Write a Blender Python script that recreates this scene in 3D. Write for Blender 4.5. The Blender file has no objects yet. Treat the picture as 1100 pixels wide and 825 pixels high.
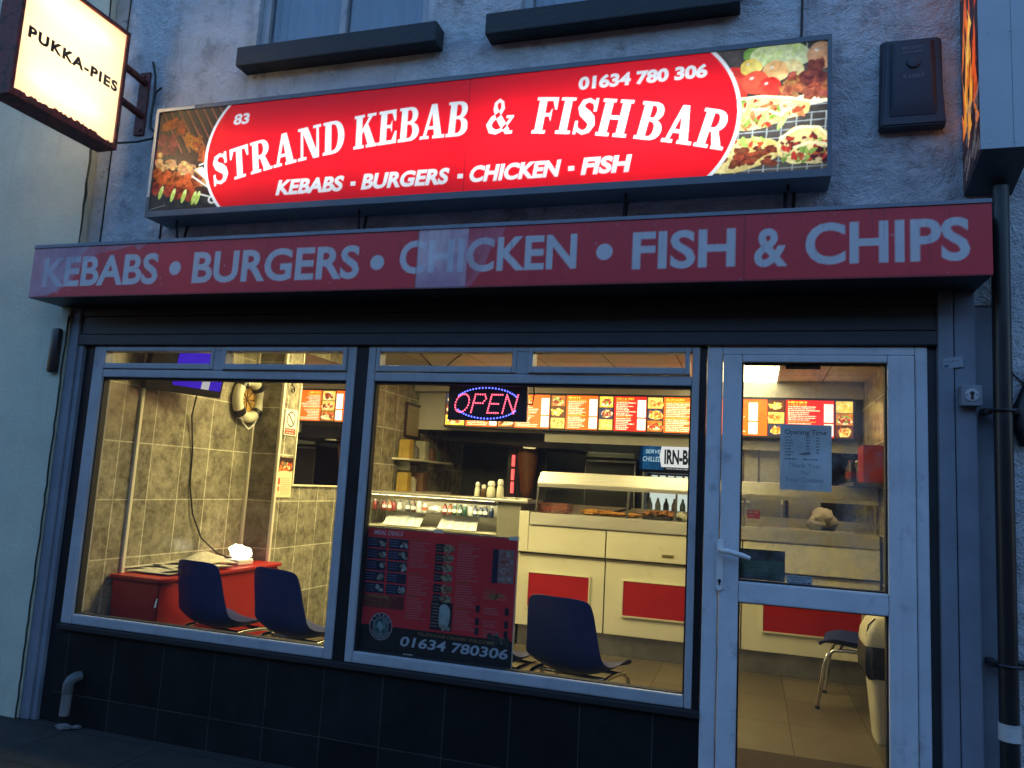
import bpy, bmesh, math, random
import numpy as np
from mathutils import Vector, Matrix
random.seed(7); RNG = np.random.default_rng(11)
C = bpy.context.scene
COL = C.collection
R = math.radians

# ------------------------------------------------------------------ camera
cam_d = bpy.data.cameras.new('camera'); cam = bpy.data.objects.new('camera', cam_d); COL.objects.link(cam)
YAW, PIT, ROL = R(-17.55), R(7.4), R(3.25)
fw = Vector((math.sin(YAW)*math.cos(PIT), math.cos(YAW)*math.cos(PIT), math.sin(PIT)))
r0 = fw.cross(Vector((0, 0, 1))).normalized(); u0 = r0.cross(fw)
rt = math.cos(ROL)*r0 + math.sin(ROL)*u0; up = -math.sin(ROL)*r0 + math.cos(ROL)*u0
cam.matrix_world = Matrix(((rt.x, up.x, -fw.x, 0), (rt.y, up.y, -fw.y, -3.6), (rt.z, up.z, -fw.z, 1.45), (0, 0, 0, 1)))
cam_d.sensor_width = 36; cam_d.lens = 830/1100*36; cam_d.clip_end = 600; cam_d.clip_start = .05
C.camera = cam

# ------------------------------------------------------------------ dusk sky, sun behind the building, exposure
SKY_STRENGTH = 1.6
w = bpy.data.worlds.new('World'); C.world = w; w.use_nodes = True
nt = w.node_tree; bg = nt.nodes['Background']
sky = nt.nodes.new('ShaderNodeTexSky'); sky.sky_type = 'NISHITA'; sky.sun_disc = False
sky.sun_elevation = R(2.0); sky.sun_rotation = R(0); sky.ozone_density = 3; sky.air_density = 1.0; sky.dust_density = 0.3
tint = nt.nodes.new('ShaderNodeMix'); tint.data_type = 'RGBA'; tint.blend_type = 'MULTIPLY'; tint.inputs[0].default_value = 1
tint.inputs[7].default_value = (1.04, 0.93, 0.97, 1)
nt.links.new(sky.outputs[0], tint.inputs[6]); nt.links.new(tint.outputs[2], bg.inputs[0]); bg.inputs[1].default_value = SKY_STRENGTH
sd = bpy.data.lights.new('sun', 'SUN'); sd.energy = 0.05; sd.angle = R(10); sd.color = (1, .8, .6)
so = bpy.data.objects.new('sun', sd); COL.objects.link(so); so.rotation_euler = (R(-88), 0, 0); so.location = (0, 8, 9)
C.view_settings.view_transform = 'Standard'; C.view_settings.look = 'None'
C.view_settings.exposure = 0; C.view_settings.gamma = 1; C.view_settings.use_curve_mapping = False
C.cycles.use_denoising = True; C.cycles.max_bounces = 8; C.cycles.transparent_max_bounces = 16
C.cycles.sample_clamp_indirect = 6; C.cycles.caustics_reflective = False; C.cycles.caustics_refractive = False

# ------------------------------------------------------------------ helpers
ORG = {}
def lin(*c):
    return tuple((v/255/12.92 if v/255 <= .04045 else ((v/255+.055)/1.055)**2.4) for v in c)
def tag(o, label=None, cat=None, group=None, kind=None):
    if label: o['label'] = label
    if cat: o['category'] = cat
    if group: o['group'] = group
    if kind: o['kind'] = kind
    return o
def thing(name, label, cat, loc=(0, 0, 0), group=None):
    o = bpy.data.objects.new(name, None); COL.objects.link(o); o.location = loc; o.empty_display_size = .1
    ORG[o] = Vector(loc)
    return tag(o, label, cat, group)
def link_mesh(me, name, mat, parent=None, origin=None):
    o = bpy.data.objects.new(name, me); COL.objects.link(o)
    me.materials.append(mat)
    org = ORG[parent] if parent else Vector(origin or (0, 0, 0))
    if parent: o.parent = parent; ORG[o] = org
    else: o.location = org; ORG[o] = org
    if org.length: me.transform(Matrix.Translation(-org))
    return o
class MB:
    def __init__(s): s.bm = bmesh.new()
    def _merge(s, b, M=None):
        if M is not None: bmesh.ops.transform(b, matrix=M, verts=b.verts)
        me = bpy.data.meshes.new('t'); b.to_mesh(me); b.free(); s.bm.from_mesh(me); bpy.data.meshes.remove(me)
    def box(s, x0, x1, y0, y1, z0, z1, bev=0, M=None):
        b = bmesh.new(); bmesh.ops.create_cube(b, size=1)
        for v in b.verts: v.co = Vector(((x0+x1)/2+v.co.x*(x1-x0), (y0+y1)/2+v.co.y*(y1-y0), (z0+z1)/2+v.co.z*(z1-z0)))
        if bev: bmesh.ops.bevel(b, geom=b.edges[:], offset=bev, segments=2, affect='EDGES', profile=.6)
        s._merge(b, M); return s
    def hexa(s, pts, bev=0):   # 8 points: bottom ring then top ring
        b = bmesh.new(); v = [b.verts.new(p) for p in pts]
        for f in ((3, 2, 1, 0), (4, 5, 6, 7), (0, 1, 5, 4), (1, 2, 6, 5), (2, 3, 7, 6), (3, 0, 4, 7)): b.faces.new([v[i] for i in f])
        if bev: bmesh.ops.bevel(b, geom=b.edges[:], offset=bev, segments=2, affect='EDGES')
        s._merge(b); return s
    def tube(s, pts, r, n=10, cap=True):
        pts = [Vector(p) for p in pts]; b = bmesh.new(); rings = []
        N = None
        for i, p in enumerate(pts):
            t = ((pts[min(i+1, len(pts)-1)]-p).normalized() + (p-pts[max(i-1, 0)]).normalized())
            t = t.normalized() if t.length > 1e-6 else (pts[1]-pts[0]).normalized()
            if N is None: N = t.orthogonal().normalized()
            N = (N - t*N.dot(t)).normalized(); B = t.cross(N)
            rr = r[i] if isinstance(r, (list, tuple)) else r
            rings.append([b.verts.new(p + (N*math.cos(2*math.pi*k/n) + B*math.sin(2*math.pi*k/n))*rr) for k in range(n)])
        for a, c in zip(rings, rings[1:]):
            for k in range(n): b.faces.new((a[k], a[(k+1) % n], c[(k+1) % n], c[k]))
        if cap: b.faces.new(rings[0][::-1]); b.faces.new(rings[-1])
        bmesh.ops.recalc_face_normals(b, faces=b.faces[:])
        s._merge(b); return s
    def lathe(s, prof, c, n=16, M=None, sq=1.0):
        b = bmesh.new(); rings = []
        for r, z in prof:
            rings.append([b.verts.new((r*math.cos(2*math.pi*k/n), r*sq*math.sin(2*math.pi*k/n), z)) for k in range(n)])
        for a, d in zip(rings, rings[1:]):
            for k in range(n): b.faces.new((a[k], a[(k+1) % n], d[(k+1) % n], d[k]))
        b.faces.new(rings[0][::-1]); b.faces.new(rings[-1])
        bmesh.ops.remove_doubles(b, verts=b.verts[:], dist=1e-6)
        bmesh.ops.recalc_face_normals(b, faces=b.faces[:])
        T = Matrix.Translation(Vector(c)) @ (M if M is not None else Matrix())
        s._merge(b, T); return s
    def prism(s, poly, axis, a0, a1, bev=0):   # poly in the two other axes
        b = bmesh.new()
        def pt(p, a): return {'x': (a, p[0], p[1]), 'y': (p[0], a, p[1]), 'z': (p[0], p[1], a)}[axis]
        A = [b.verts.new(pt(p, a0)) for p in poly]; B = [b.verts.new(pt(p, a1)) for p in poly]
        b.faces.new(A); b.faces.new(B[::-1]); n = len(poly)
        for i in range(n): b.faces.new((A[i], A[(i+1) % n], B[(i+1) % n], B[i]))
        bmesh.ops.recalc_face_normals(b, faces=b.faces[:])
        if bev: bmesh.ops.bevel(b, geom=b.edges[:], offset=bev, segments=2, affect='EDGES')
        s._merge(b); return s
    def lump(s, c, rad, seed=0, amp=.25, sub=3, freq=6.0):
        from mathutils import noise
        b = bmesh.new(); bmesh.ops.create_icosphere(b, subdivisions=sub, radius=1)
        for v in b.verts:
            n = noise.noise(v.co*freq*.3 + Vector((seed*7.3, seed*1.7, 0)))*amp + noise.noise(v.co*freq*.8 + Vector((seed*3.1, 0, seed)))*amp*.5
            v.co = Vector((c[0]+v.co.x*rad[0]*(1+n), c[1]+v.co.y*rad[1]*(1+n), c[2]+v.co.z*rad[2]*(1+n)))
        s._merge(b); return s
    def build(s, name, mat, parent=None, origin=None, smooth=False):
        me = bpy.data.meshes.new(name); s.bm.to_mesh(me); s.bm.free()
        if smooth:
            for p in me.polygons: p.use_smooth = True
            try: me.set_sharp_from_angle(angle=R(40))
            except Exception: pass
        return link_mesh(me, name, mat, parent, origin)
def copy_tree(o, parent=None):
    c = o.copy(); COL.objects.link(c); c.parent = parent
    for ch in [k for k in bpy.data.objects if k.parent == o]: copy_tree(ch, c)
    return c

# ------------------------------------------------------------------ materials
def mat(name, col, rough=.5, metal=0, var=0, vscale=8, bump=0, bscale=40, spec=.5, coat=0, dark=None, dscale=3, dthr=(.55, .7), stretch=None):
    m = bpy.data.materials.new(name); m.use_nodes = True; n = m.node_tree; P = n.nodes['Principled BSDF']; L = n.links.new
    P.inputs['Base Color'].default_value = (*col, 1); P.inputs['Roughness'].default_value = rough; P.inputs['Metallic'].default_value = metal
    P.inputs['Specular IOR Level'].default_value = spec; P.inputs['Coat Weight'].default_value = coat
    if not (var or bump or dark): return m
    tc = n.nodes.new('ShaderNodeTexCoord'); vec = tc.outputs['Object']
    if stretch:
        mp = n.nodes.new('ShaderNodeMapping'); mp.inputs['Scale'].default_value = stretch; L(vec, mp.inputs[0]); vec = mp.outputs[0]
    last = None
    if var:
        t = n.nodes.new('ShaderNodeTexNoise'); t.inputs['Scale'].default_value = vscale; t.inputs['Detail'].default_value = 6; t.inputs['Roughness'].default_value = .65; L(vec, t.inputs[0])
        r = n.nodes.new('ShaderNodeMapRange'); r.inputs[1].default_value = .3; r.inputs[2].default_value = .7; r.inputs[3].default_value = 1-var; r.inputs[4].default_value = 1+var; L(t.outputs[0], r.inputs[0])
        x = n.nodes.new('ShaderNodeMix'); x.data_type = 'RGBA'; x.blend_type = 'MULTIPLY'; x.inputs[0].default_value = 1; x.inputs[6].default_value = (*col, 1); L(r.outputs[0], x.inputs[7]); last = x.outputs[2]
        rr = n.nodes.new('ShaderNodeMapRange'); rr.inputs[3].default_value = max(.02, rough-.12); rr.inputs[4].default_value = min(1, rough+.12); L(t.outputs[0], rr.inputs[0]); L(rr.outputs[0], P.inputs['Roughness'])
    if dark:
        t = n.nodes.new('ShaderNodeTexNoise'); t.inputs['Scale'].default_value = dscale; t.inputs['Detail'].default_value = 9; t.inputs['Roughness'].default_value = .7; L(vec, t.inputs[0])
        r = n.nodes.new('ShaderNodeMapRange'); r.inputs[1].default_value = dthr[0]; r.inputs[2].default_value = dthr[1]; L(t.outputs[0], r.inputs[0])
        x = n.nodes.new('ShaderNodeMix'); x.data_type = 'RGBA'; L(r.outputs[0], x.inputs[0]); x.inputs[7].default_value = (*dark, 1)
        if last: L(last, x.inputs[6])
        else: x.inputs[6].default_value = (*col, 1)
        last = x.outputs[2]
    if last: L(last, P.inputs['Base Color'])
    if bump:
        t = n.nodes.new('ShaderNodeTexNoise'); t.inputs['Scale'].default_value = bscale; t.inputs['Detail'].default_value = 5; L(vec, t.inputs[0])
        b = n.nodes.new('ShaderNodeBump'); b.inputs['Strength'].default_value = bump; b.inputs['Distance'].default_value = .01; L(t.outputs[0], b.inputs['Height']); L(b.outputs[0], P.inputs['Normal'])
    return m
def emis(name, col, s, dullface=False):
    m = bpy.data.materials.new(name); m.use_nodes = True; n = m.node_tree; P = n.nodes['Principled BSDF']
    P.inputs['Base Color'].default_value = (.01, .01, .012, 1) if dullface else (.3, .3, .3, 1)
    if dullface: P.inputs['Specular IOR Level'].default_value = .05
    P.inputs['Emission Color'].default_value = (*col, 1); P.inputs['Emission Strength'].default_value = s
    return m
def glass(name, refl=1.0, tintc=(.93, .95, .95), dirt=0.0, dcol=(.5, .5, .5)):
    m = bpy.data.materials.new(name); m.use_nodes = True; n = m.node_tree; n.nodes.remove(n.nodes['Principled BSDF']); L = n.links.new
    out = n.nodes['Material Output']; tr = n.nodes.new('ShaderNodeBsdfTransparent'); tr.inputs[0].default_value = (*tintc, 1)
    gl = n.nodes.new('ShaderNodeBsdfGlossy'); gl.inputs['Roughness'].default_value = .01
    ge = n.nodes.new('ShaderNodeNewGeometry'); dp_ = n.nodes.new('ShaderNodeVectorMath'); dp_.operation = 'DOT_PRODUCT'; L(ge.outputs['Normal'], dp_.inputs[0]); L(ge.outputs['Incoming'], dp_.inputs[1])
    def mth(op, a, b=None):
        q = n.nodes.new('ShaderNodeMath'); q.operation = op
        for k, v in enumerate((a, b)):
            if v is None: continue
            if isinstance(v, (int, float)): q.inputs[k].default_value = v
            else: L(v, q.inputs[k])
        return q.outputs[0]
    f_ = mth('ADD', mth('MULTIPLY', mth('POWER', mth('SUBTRACT', 1, mth('ABSOLUTE', dp_.outputs['Value'])), 5), .96), .04)
    mu = n.nodes.new('ShaderNodeMath'); mu.operation = 'MULTIPLY'; mu.inputs[1].default_value = refl; mu.use_clamp = True; L(f_, mu.inputs[0])
    mx = n.nodes.new('ShaderNodeMixShader'); L(mu.outputs[0], mx.inputs[0]); L(tr.outputs[0], mx.inputs[1]); L(gl.outputs[0], mx.inputs[2])
    last = mx.outputs[0]
    if dirt:
        tc = n.nodes.new('ShaderNodeTexCoord'); t = n.nodes.new('ShaderNodeTexNoise'); t.inputs['Scale'].default_value = 5; t.inputs['Detail'].default_value = 12; t.inputs['Roughness'].default_value = .75; L(tc.outputs['Object'], t.inputs[0])
        r = n.nodes.new('ShaderNodeMapRange'); r.inputs[1].default_value = .42; r.inputs[2].default_value = .75; r.inputs[3].default_value = .01; r.inputs[4].default_value = dirt; L(t.outputs[0], r.inputs[0])
        df = n.nodes.new('ShaderNodeBsdfDiffuse'); df.inputs[0].default_value = (*dcol, 1)
        m2 = n.nodes.new('ShaderNodeMixShader'); L(r.outputs[0], m2.inputs[0]); L(last, m2.inputs[1]); L(df.outputs[0], m2.inputs[2]); last = m2.outputs[0]
    L(last, out.inputs[0]); return m
def tiles(name, axis, bw, bh, ox, oz, c1, c2, grout, rough=.3, gsize=.004, nscale=7, bump=.3, spec=.5):
    m = bpy.data.materials.new(name); m.use_nodes = True; n = m.node_tree; P = n.nodes['Principled BSDF']; L = n.links.new
    tc = n.nodes.new('ShaderNodeTexCoord'); se = n.nodes.new('ShaderNodeSeparateXYZ'); L(tc.outputs['Object'], se.inputs[0])
    co = n.nodes.new('ShaderNodeCombineXYZ')
    a, b = {'x': (1, 2), 'y': (0, 2), 'z': (0, 1)}[axis]
    def off(k, o):
        ad = n.nodes.new('ShaderNodeMath'); ad.operation = 'SUBTRACT'; ad.inputs[1].default_value = o-40*(bw if k == 0 else bh); L(se.outputs[(a, b)[k]], ad.inputs[0]); L(ad.outputs[0], co.inputs[k])
    off(0, ox); off(1, oz)
    br = n.nodes.new('ShaderNodeTexBrick'); br.offset = 0; br.squash = 1
    for k, v in (('Scale', 1), ('Mortar Size', gsize), ('Mortar Smooth', .1), ('Bias', 0), ('Brick Width', bw), ('Row Height', bh)): br.inputs[k].default_value = v
    br.inputs['Color1'].default_value = (.75, .75, .75, 1); br.inputs['Color2'].default_value = (1.15, 1.15, 1.15, 1); br.inputs['Mortar'].default_value = (1, 1, 1, 1)
    L(co.outputs[0], br.inputs['Vector'])
    no = n.nodes.new('ShaderNodeTexNoise'); no.inputs['Scale'].default_value = nscale; no.inputs['Detail'].default_value = 10; no.inputs['Roughness'].default_value = .78; no.inputs['Distortion'].default_value = .25; L(tc.outputs['Object'], no.inputs[0])
    cr = n.nodes.new('ShaderNodeMapRange'); cr.inputs[1].default_value = .36; cr.inputs[2].default_value = .64; L(no.outputs[0], cr.inputs[0])
    mx = n.nodes.new('ShaderNodeMix'); mx.data_type = 'RGBA'; mx.inputs[6].default_value = (*c1, 1); mx.inputs[7].default_value = (*c2, 1); L(cr.outputs[0], mx.inputs[0])
    mu = n.nodes.new('ShaderNodeMix'); mu.data_type = 'RGBA'; mu.blend_type = 'MULTIPLY'; mu.inputs[0].default_value = 1; L(mx.outputs[2], mu.inputs[6]); L(br.outputs[0], mu.inputs[7])
    gm = n.nodes.new('ShaderNodeMix'); gm.data_type = 'RGBA'; L(br.outputs['Fac'], gm.inputs[0]); L(mu.outputs[2], gm.inputs[6])
    gn = n.nodes.new('ShaderNodeMix'); gn.data_type = 'RGBA'; gn.inputs[6].default_value = (*[v*.45 for v in grout], 1); gn.inputs[7].default_value = (*grout, 1); L(cr.outputs[0], gn.inputs[0]); L(gn.outputs[2], gm.inputs[7])
    L(gm.outputs[2], P.inputs['Base Color'])
    ro = n.nodes.new('ShaderNodeMapRange'); ro.inputs[3].default_value = rough; ro.inputs[4].default_value = .85; L(br.outputs['Fac'], ro.inputs[0]); L(ro.outputs[0], P.inputs['Roughness'])
    P.inputs['Specular IOR Level'].default_value = spec
    iv = n.nodes.new('ShaderNodeMath'); iv.operation = 'SUBTRACT'; iv.inputs[0].default_value = 1; L(br.outputs['Fac'], iv.inputs[1])
    bu = n.nodes.new('ShaderNodeBump'); bu.inputs['Strength'].default_value = bump; bu.inputs['Distance'].default_value = .004; L(iv.outputs[0], bu.inputs['Height']); L(bu.outputs[0], P.inputs['Normal'])
    return m
def print_mat(name, kind, strength=1, rough=.35):
    m = bpy.data.materials.new(name); m.use_nodes = True; n = m.node_tree; P = n.nodes['Principled BSDF']; L = n.links.new
    at = n.nodes.new('ShaderNodeVertexColor'); at.layer_name = 'Col'
    L(at.outputs[0], P.inputs['Base Color']); P.inputs['Roughness'].default_value = rough
    if kind == 'lit':
        L(at.outputs[0], P.inputs['Emission Color']); P.inputs['Emission Strength'].default_value = strength
    if kind == 'trans':
        t = n.nodes.new('ShaderNodeBsdfTranslucent'); L(at.outputs[0], t.inputs[0])
        mx = n.nodes.new('ShaderNodeMixShader'); mx.inputs[0].default_value = strength
        L(P.outputs[0], mx.inputs[1]); L(t.outputs[0], mx.inputs[2]); L(mx.outputs[0], n.nodes['Material Output'].inputs[0])
    return m

# ------------------------------------------------------------------ printing: painted sheets (one flat printed surface, colour per vertex)
def vnoise(ny, nx, cell, seed, octs=4, pers=.55):
    r = np.random.default_rng(seed); out = np.zeros((ny, nx), np.float32); amp = 1; tot = 0
    for _ in range(octs):
        gy, gx = int(ny/cell)+3, int(nx/cell)+3; g = r.random((gy, gx)).astype(np.float32)
        y = np.arange(ny)/cell; x = np.arange(nx)/cell; yi = y.astype(int); xi = x.astype(int); fy = (y-yi)[:, None]; fx = (x-xi)[None]
        fy = fy*fy*(3-2*fy); fx = fx*fx*(3-2*fx)
        out += amp*((g[yi][:, xi]*(1-fx)+g[yi][:, xi+1]*fx)*(1-fy)+(g[yi+1][:, xi]*(1-fx)+g[yi+1][:, xi+1]*fx)*fy)
        tot += amp; amp *= pers; cell = max(1.2, cell/2)
    return out/tot
TXT = {}
def text_tris(s, bold=0.0, track=1.0):
    k = (s, bold, track)
    if k in TXT: return TXT[k]
    cu = bpy.data.curves.new('t', 'FONT'); cu.body = s; cu.offset = bold; cu.space_character = track; cu.resolution_u = 4
    o = bpy.data.objects.new('t', cu); COL.objects.link(o); dg = bpy.context.evaluated_depsgraph_get(); dg.update()
    me = o.evaluated_get(dg).to_mesh(); me.calc_loop_triangles()
    v = np.array([p.co[:2] for p in me.vertices]); t = np.array([q.vertices[:] for q in me.loop_triangles])
    o.evaluated_get(dg).to_mesh_clear(); bpy.data.objects.remove(o); bpy.data.curves.remove(cu)
    TXT[k] = (v, t); return TXT[k]
CAP = {}
def cap_h(bold):
    if bold not in CAP:
        v, _ = text_tris('H', bold); CAP[bold] = (v[:, 1].min(), v[:, 1].max())
    return CAP[bold]
def layout(s, x, z, h, wid=None, bold=0, shear=0, track=1.0):
    v, t = text_tris(s, bold, track); v = v.copy(); b0, b1 = cap_h(bold); k = h/(b1-b0)
    v[:, 1] = (v[:, 1]-b0)*k; x0, x1 = v[:, 0].min(), v[:, 0].max(); kx = wid/(x1-x0) if wid else k
    v[:, 0] = (v[:, 0]-x0)*kx + shear*v[:, 1]
    return v + np.array([x, z]), t
class Print:
    def __init__(s, x0, z0, wd, ht, res, bgc, ss=3):
        s.x0, s.z0, s.w, s.h, s.ss = x0, z0, wd, ht, ss
        s.nx, s.ny = max(2, int(round(wd/res))), max(2, int(round(ht/res)))
        s.W, s.H = s.nx*ss, s.ny*ss; s.px = wd/s.W; s.a = np.empty((s.H, s.W, 3), np.float32); s.a[:] = bgc
        s.pz = ht/s.H
    def _bb(s, p):
        p = np.asarray(p, float); u = (p[:, 0]-s.x0)/s.px; v = (p[:, 1]-s.z0)/s.pz
        i0, i1 = max(0, int(u.min())-1), min(s.W, int(u.max())+2); j0, j1 = max(0, int(v.min())-1), min(s.H, int(v.max())+2)
        return u, v, i0, i1, j0, j1
    def mask(s, p):
        u, v, i0, i1, j0, j1 = s._bb(p)
        if i1 <= i0 or j1 <= j0: return None
        X = np.arange(i0, i1)[None]+.5; Y = np.arange(j0, j1)[:, None]+.5; m = np.zeros((j1-j0, i1-i0), bool); n = len(u)
        for k in range(n):
            x1, y1, x2, y2 = u[k], v[k], u[(k+1) % n], v[(k+1) % n]
            if y1 == y2: continue
            m ^= ((y1 > Y) != (y2 > Y)) & (X < (x2-x1)*(Y-y1)/(y2-y1)+x1)
        return (slice(j0, j1), slice(i0, i1)), m
    def fill(s, sl, m, col, a=1, tex=None):
        sub = s.a[sl]
        if tex is None: sub[m] = sub[m]*(1-a) + np.array(col, np.float32)*a
        else:
            c2, cell, seed = tex; t = np.clip((vnoise(m.shape[0], m.shape[1], cell/s.px, seed)-.3)/.4, 0, 1)[..., None]
            full = np.array(col, np.float32)*(1-t)+np.array(c2, np.float32)*t
            sub[m] = sub[m]*(1-a) + full[m]*a
    def poly(s, p, col, a=1, tex=None):
        r = s.mask(p)
        if r: s.fill(r[0], r[1], col, a, tex)
    def rect(s, x0, x1, z0, z1, col, a=1, tex=None): s.poly([(x0, z0), (x1, z0), (x1, z1), (x0, z1)], col, a, tex)
    def ell(s, cx, cz, rx, rz, col, rot=0, a=1, tex=None, wob=0, seed=0):
        r = random.Random(seed); ph = [r.uniform(0, 6.28) for _ in range(3)]; pts = []
        for k in range(48):
            t = k/48*2*math.pi; q = 1+wob*(math.sin(3*t+ph[0])*.5+math.sin(5*t+ph[1])*.35+math.sin(8*t+ph[2])*.25)
            ex, ez = rx*q*math.cos(t), rz*q*math.sin(t); pts.append((cx+ex*math.cos(rot)-ez*math.sin(rot), cz+ex*math.sin(rot)+ez*math.cos(rot)))
        s.poly(pts, col, a, tex)
    def line(s, p, wd, col, a=1):
        for (xa, za), (xb, zb) in zip(p, p[1:]):
            d = math.hypot(xb-xa, zb-za) or 1; nx, nz = -(zb-za)/d*wd/2, (xb-xa)/d*wd/2
            s.poly([(xa+nx, za+nz), (xb+nx, zb+nz), (xb-nx, zb-nz), (xa-nx, za-nz)], col, a)
    def tris(s, v, t, col, a=1):
        u, w_, i0, i1, j0, j1 = s._bb(v)
        if i1 <= i0 or j1 <= j0: return
        m = np.zeros((j1-j0, i1-i0), bool)
        for tr in t:
            x, y = u[tr]-i0, w_[tr]-j0; ax, bx = max(0, int(x.min())), min(m.shape[1], int(x.max())+2); ay, by = max(0, int(y.min())), min(m.shape[0], int(y.max())+2)
            if ax >= bx or ay >= by: continue
            X = np.arange(ax, bx)[None]+.5; Y = np.arange(ay, by)[:, None]+.5
            e = [(x[(k+1) % 3]-x[k])*(Y-y[k])-(y[(k+1) % 3]-y[k])*(X-x[k]) for k in range(3)]
            m[ay:by, ax:bx] |= ((e[0] >= 0) & (e[1] >= 0) & (e[2] >= 0)) | ((e[0] <= 0) & (e[1] <= 0) & (e[2] <= 0))
        s.fill((slice(j0, j1), slice(i0, i1)), m, col, a)
    def text(s, st, x, z, h, col, wid=None, bold=0, shear=0, a=1):
        v, t = layout(st, x, z, h, wid, bold, shear); s.tris(v, t, col, a)
    def greek(s, x, z, wd, h, col, seed, a=1):      # an unreadable line of print
        r = random.Random(seed); q = x
        while q < x+wd:
            l = r.uniform(.6, 2.6)*h; e = min(q+l, x+wd); s.rect(q, e, z, z+h, col, a*r.uniform(.6, 1)); q = e+h*.5
    def noise(s, cell, amt, seed):
        t = vnoise(s.H, s.W, cell/s.px, seed); s.a *= (1+amt*(t-.5)*2)[..., None]
    def sheet(s, name, m, parent, place, origin=None):
        ss = s.ss; c = s.a.reshape(s.ny, ss, s.nx, ss, 3).mean((1, 3)); nx, ny = s.nx, s.ny
        xs = s.x0+np.linspace(0, 1, nx)*s.w; zs = s.z0+np.linspace(0, 1, ny)*s.h
        P = np.empty((ny, nx, 3)); X, Z = np.meshgrid(xs, zs); place(P, X, Z)
        me = bpy.data.meshes.new(name); nf = (nx-1)*(ny-1)
        i = np.arange(ny*nx).reshape(ny, nx); f = np.stack([i[:-1, :-1], i[:-1, 1:], i[1:, 1:], i[1:, :-1]], -1).reshape(-1)
        me.vertices.add(nx*ny); me.vertices.foreach_set('co', P.reshape(-1).astype(np.float32))
        me.loops.add(nf*4); me.loops.foreach_set('vertex_index', f.astype(np.int32))
        me.polygons.add(nf); me.polygons.foreach_set('loop_start', np.arange(0, nf*4, 4, dtype=np.int32))
        me.update(calc_edges=True)
        at = me.color_attributes.new('Col', 'FLOAT_COLOR', 'POINT')
        at.data.foreach_set('color', np.concatenate([c.reshape(-1, 3), np.ones((nx*ny, 1))], 1).astype(np.float32).reshape(-1))
        me.validate()
        return link_mesh(me, name, m, parent, origin)
def onY(y):          # sheet facing the street
    def f(P, X, Z): P[..., 0] = X; P[..., 1] = y; P[..., 2] = Z
    return f
def onX(x, flip=False):          # sheet facing +x (or -x: horizontal coordinate is -Y)
    def f(P, X, Z): P[..., 0] = x; P[..., 1] = -X if flip else X; P[..., 2] = Z
    return f
def letters(name, st, x, z, h, place, m, parent, wid=None, bold=0, shear=0, track=1.0):
    v, t = layout(st, x, z, h, wid, bold, shear, track); me = bpy.data.meshes.new(name)
    P = np.empty((len(v), 1, 3)); place(P, v[:, :1], v[:, 1:2]); me.from_pydata([tuple(p[0]) for p in P], [], [tuple(int(q) for q in r) for r in t]); me.update()
    return link_mesh(me, name, m, parent)
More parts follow.
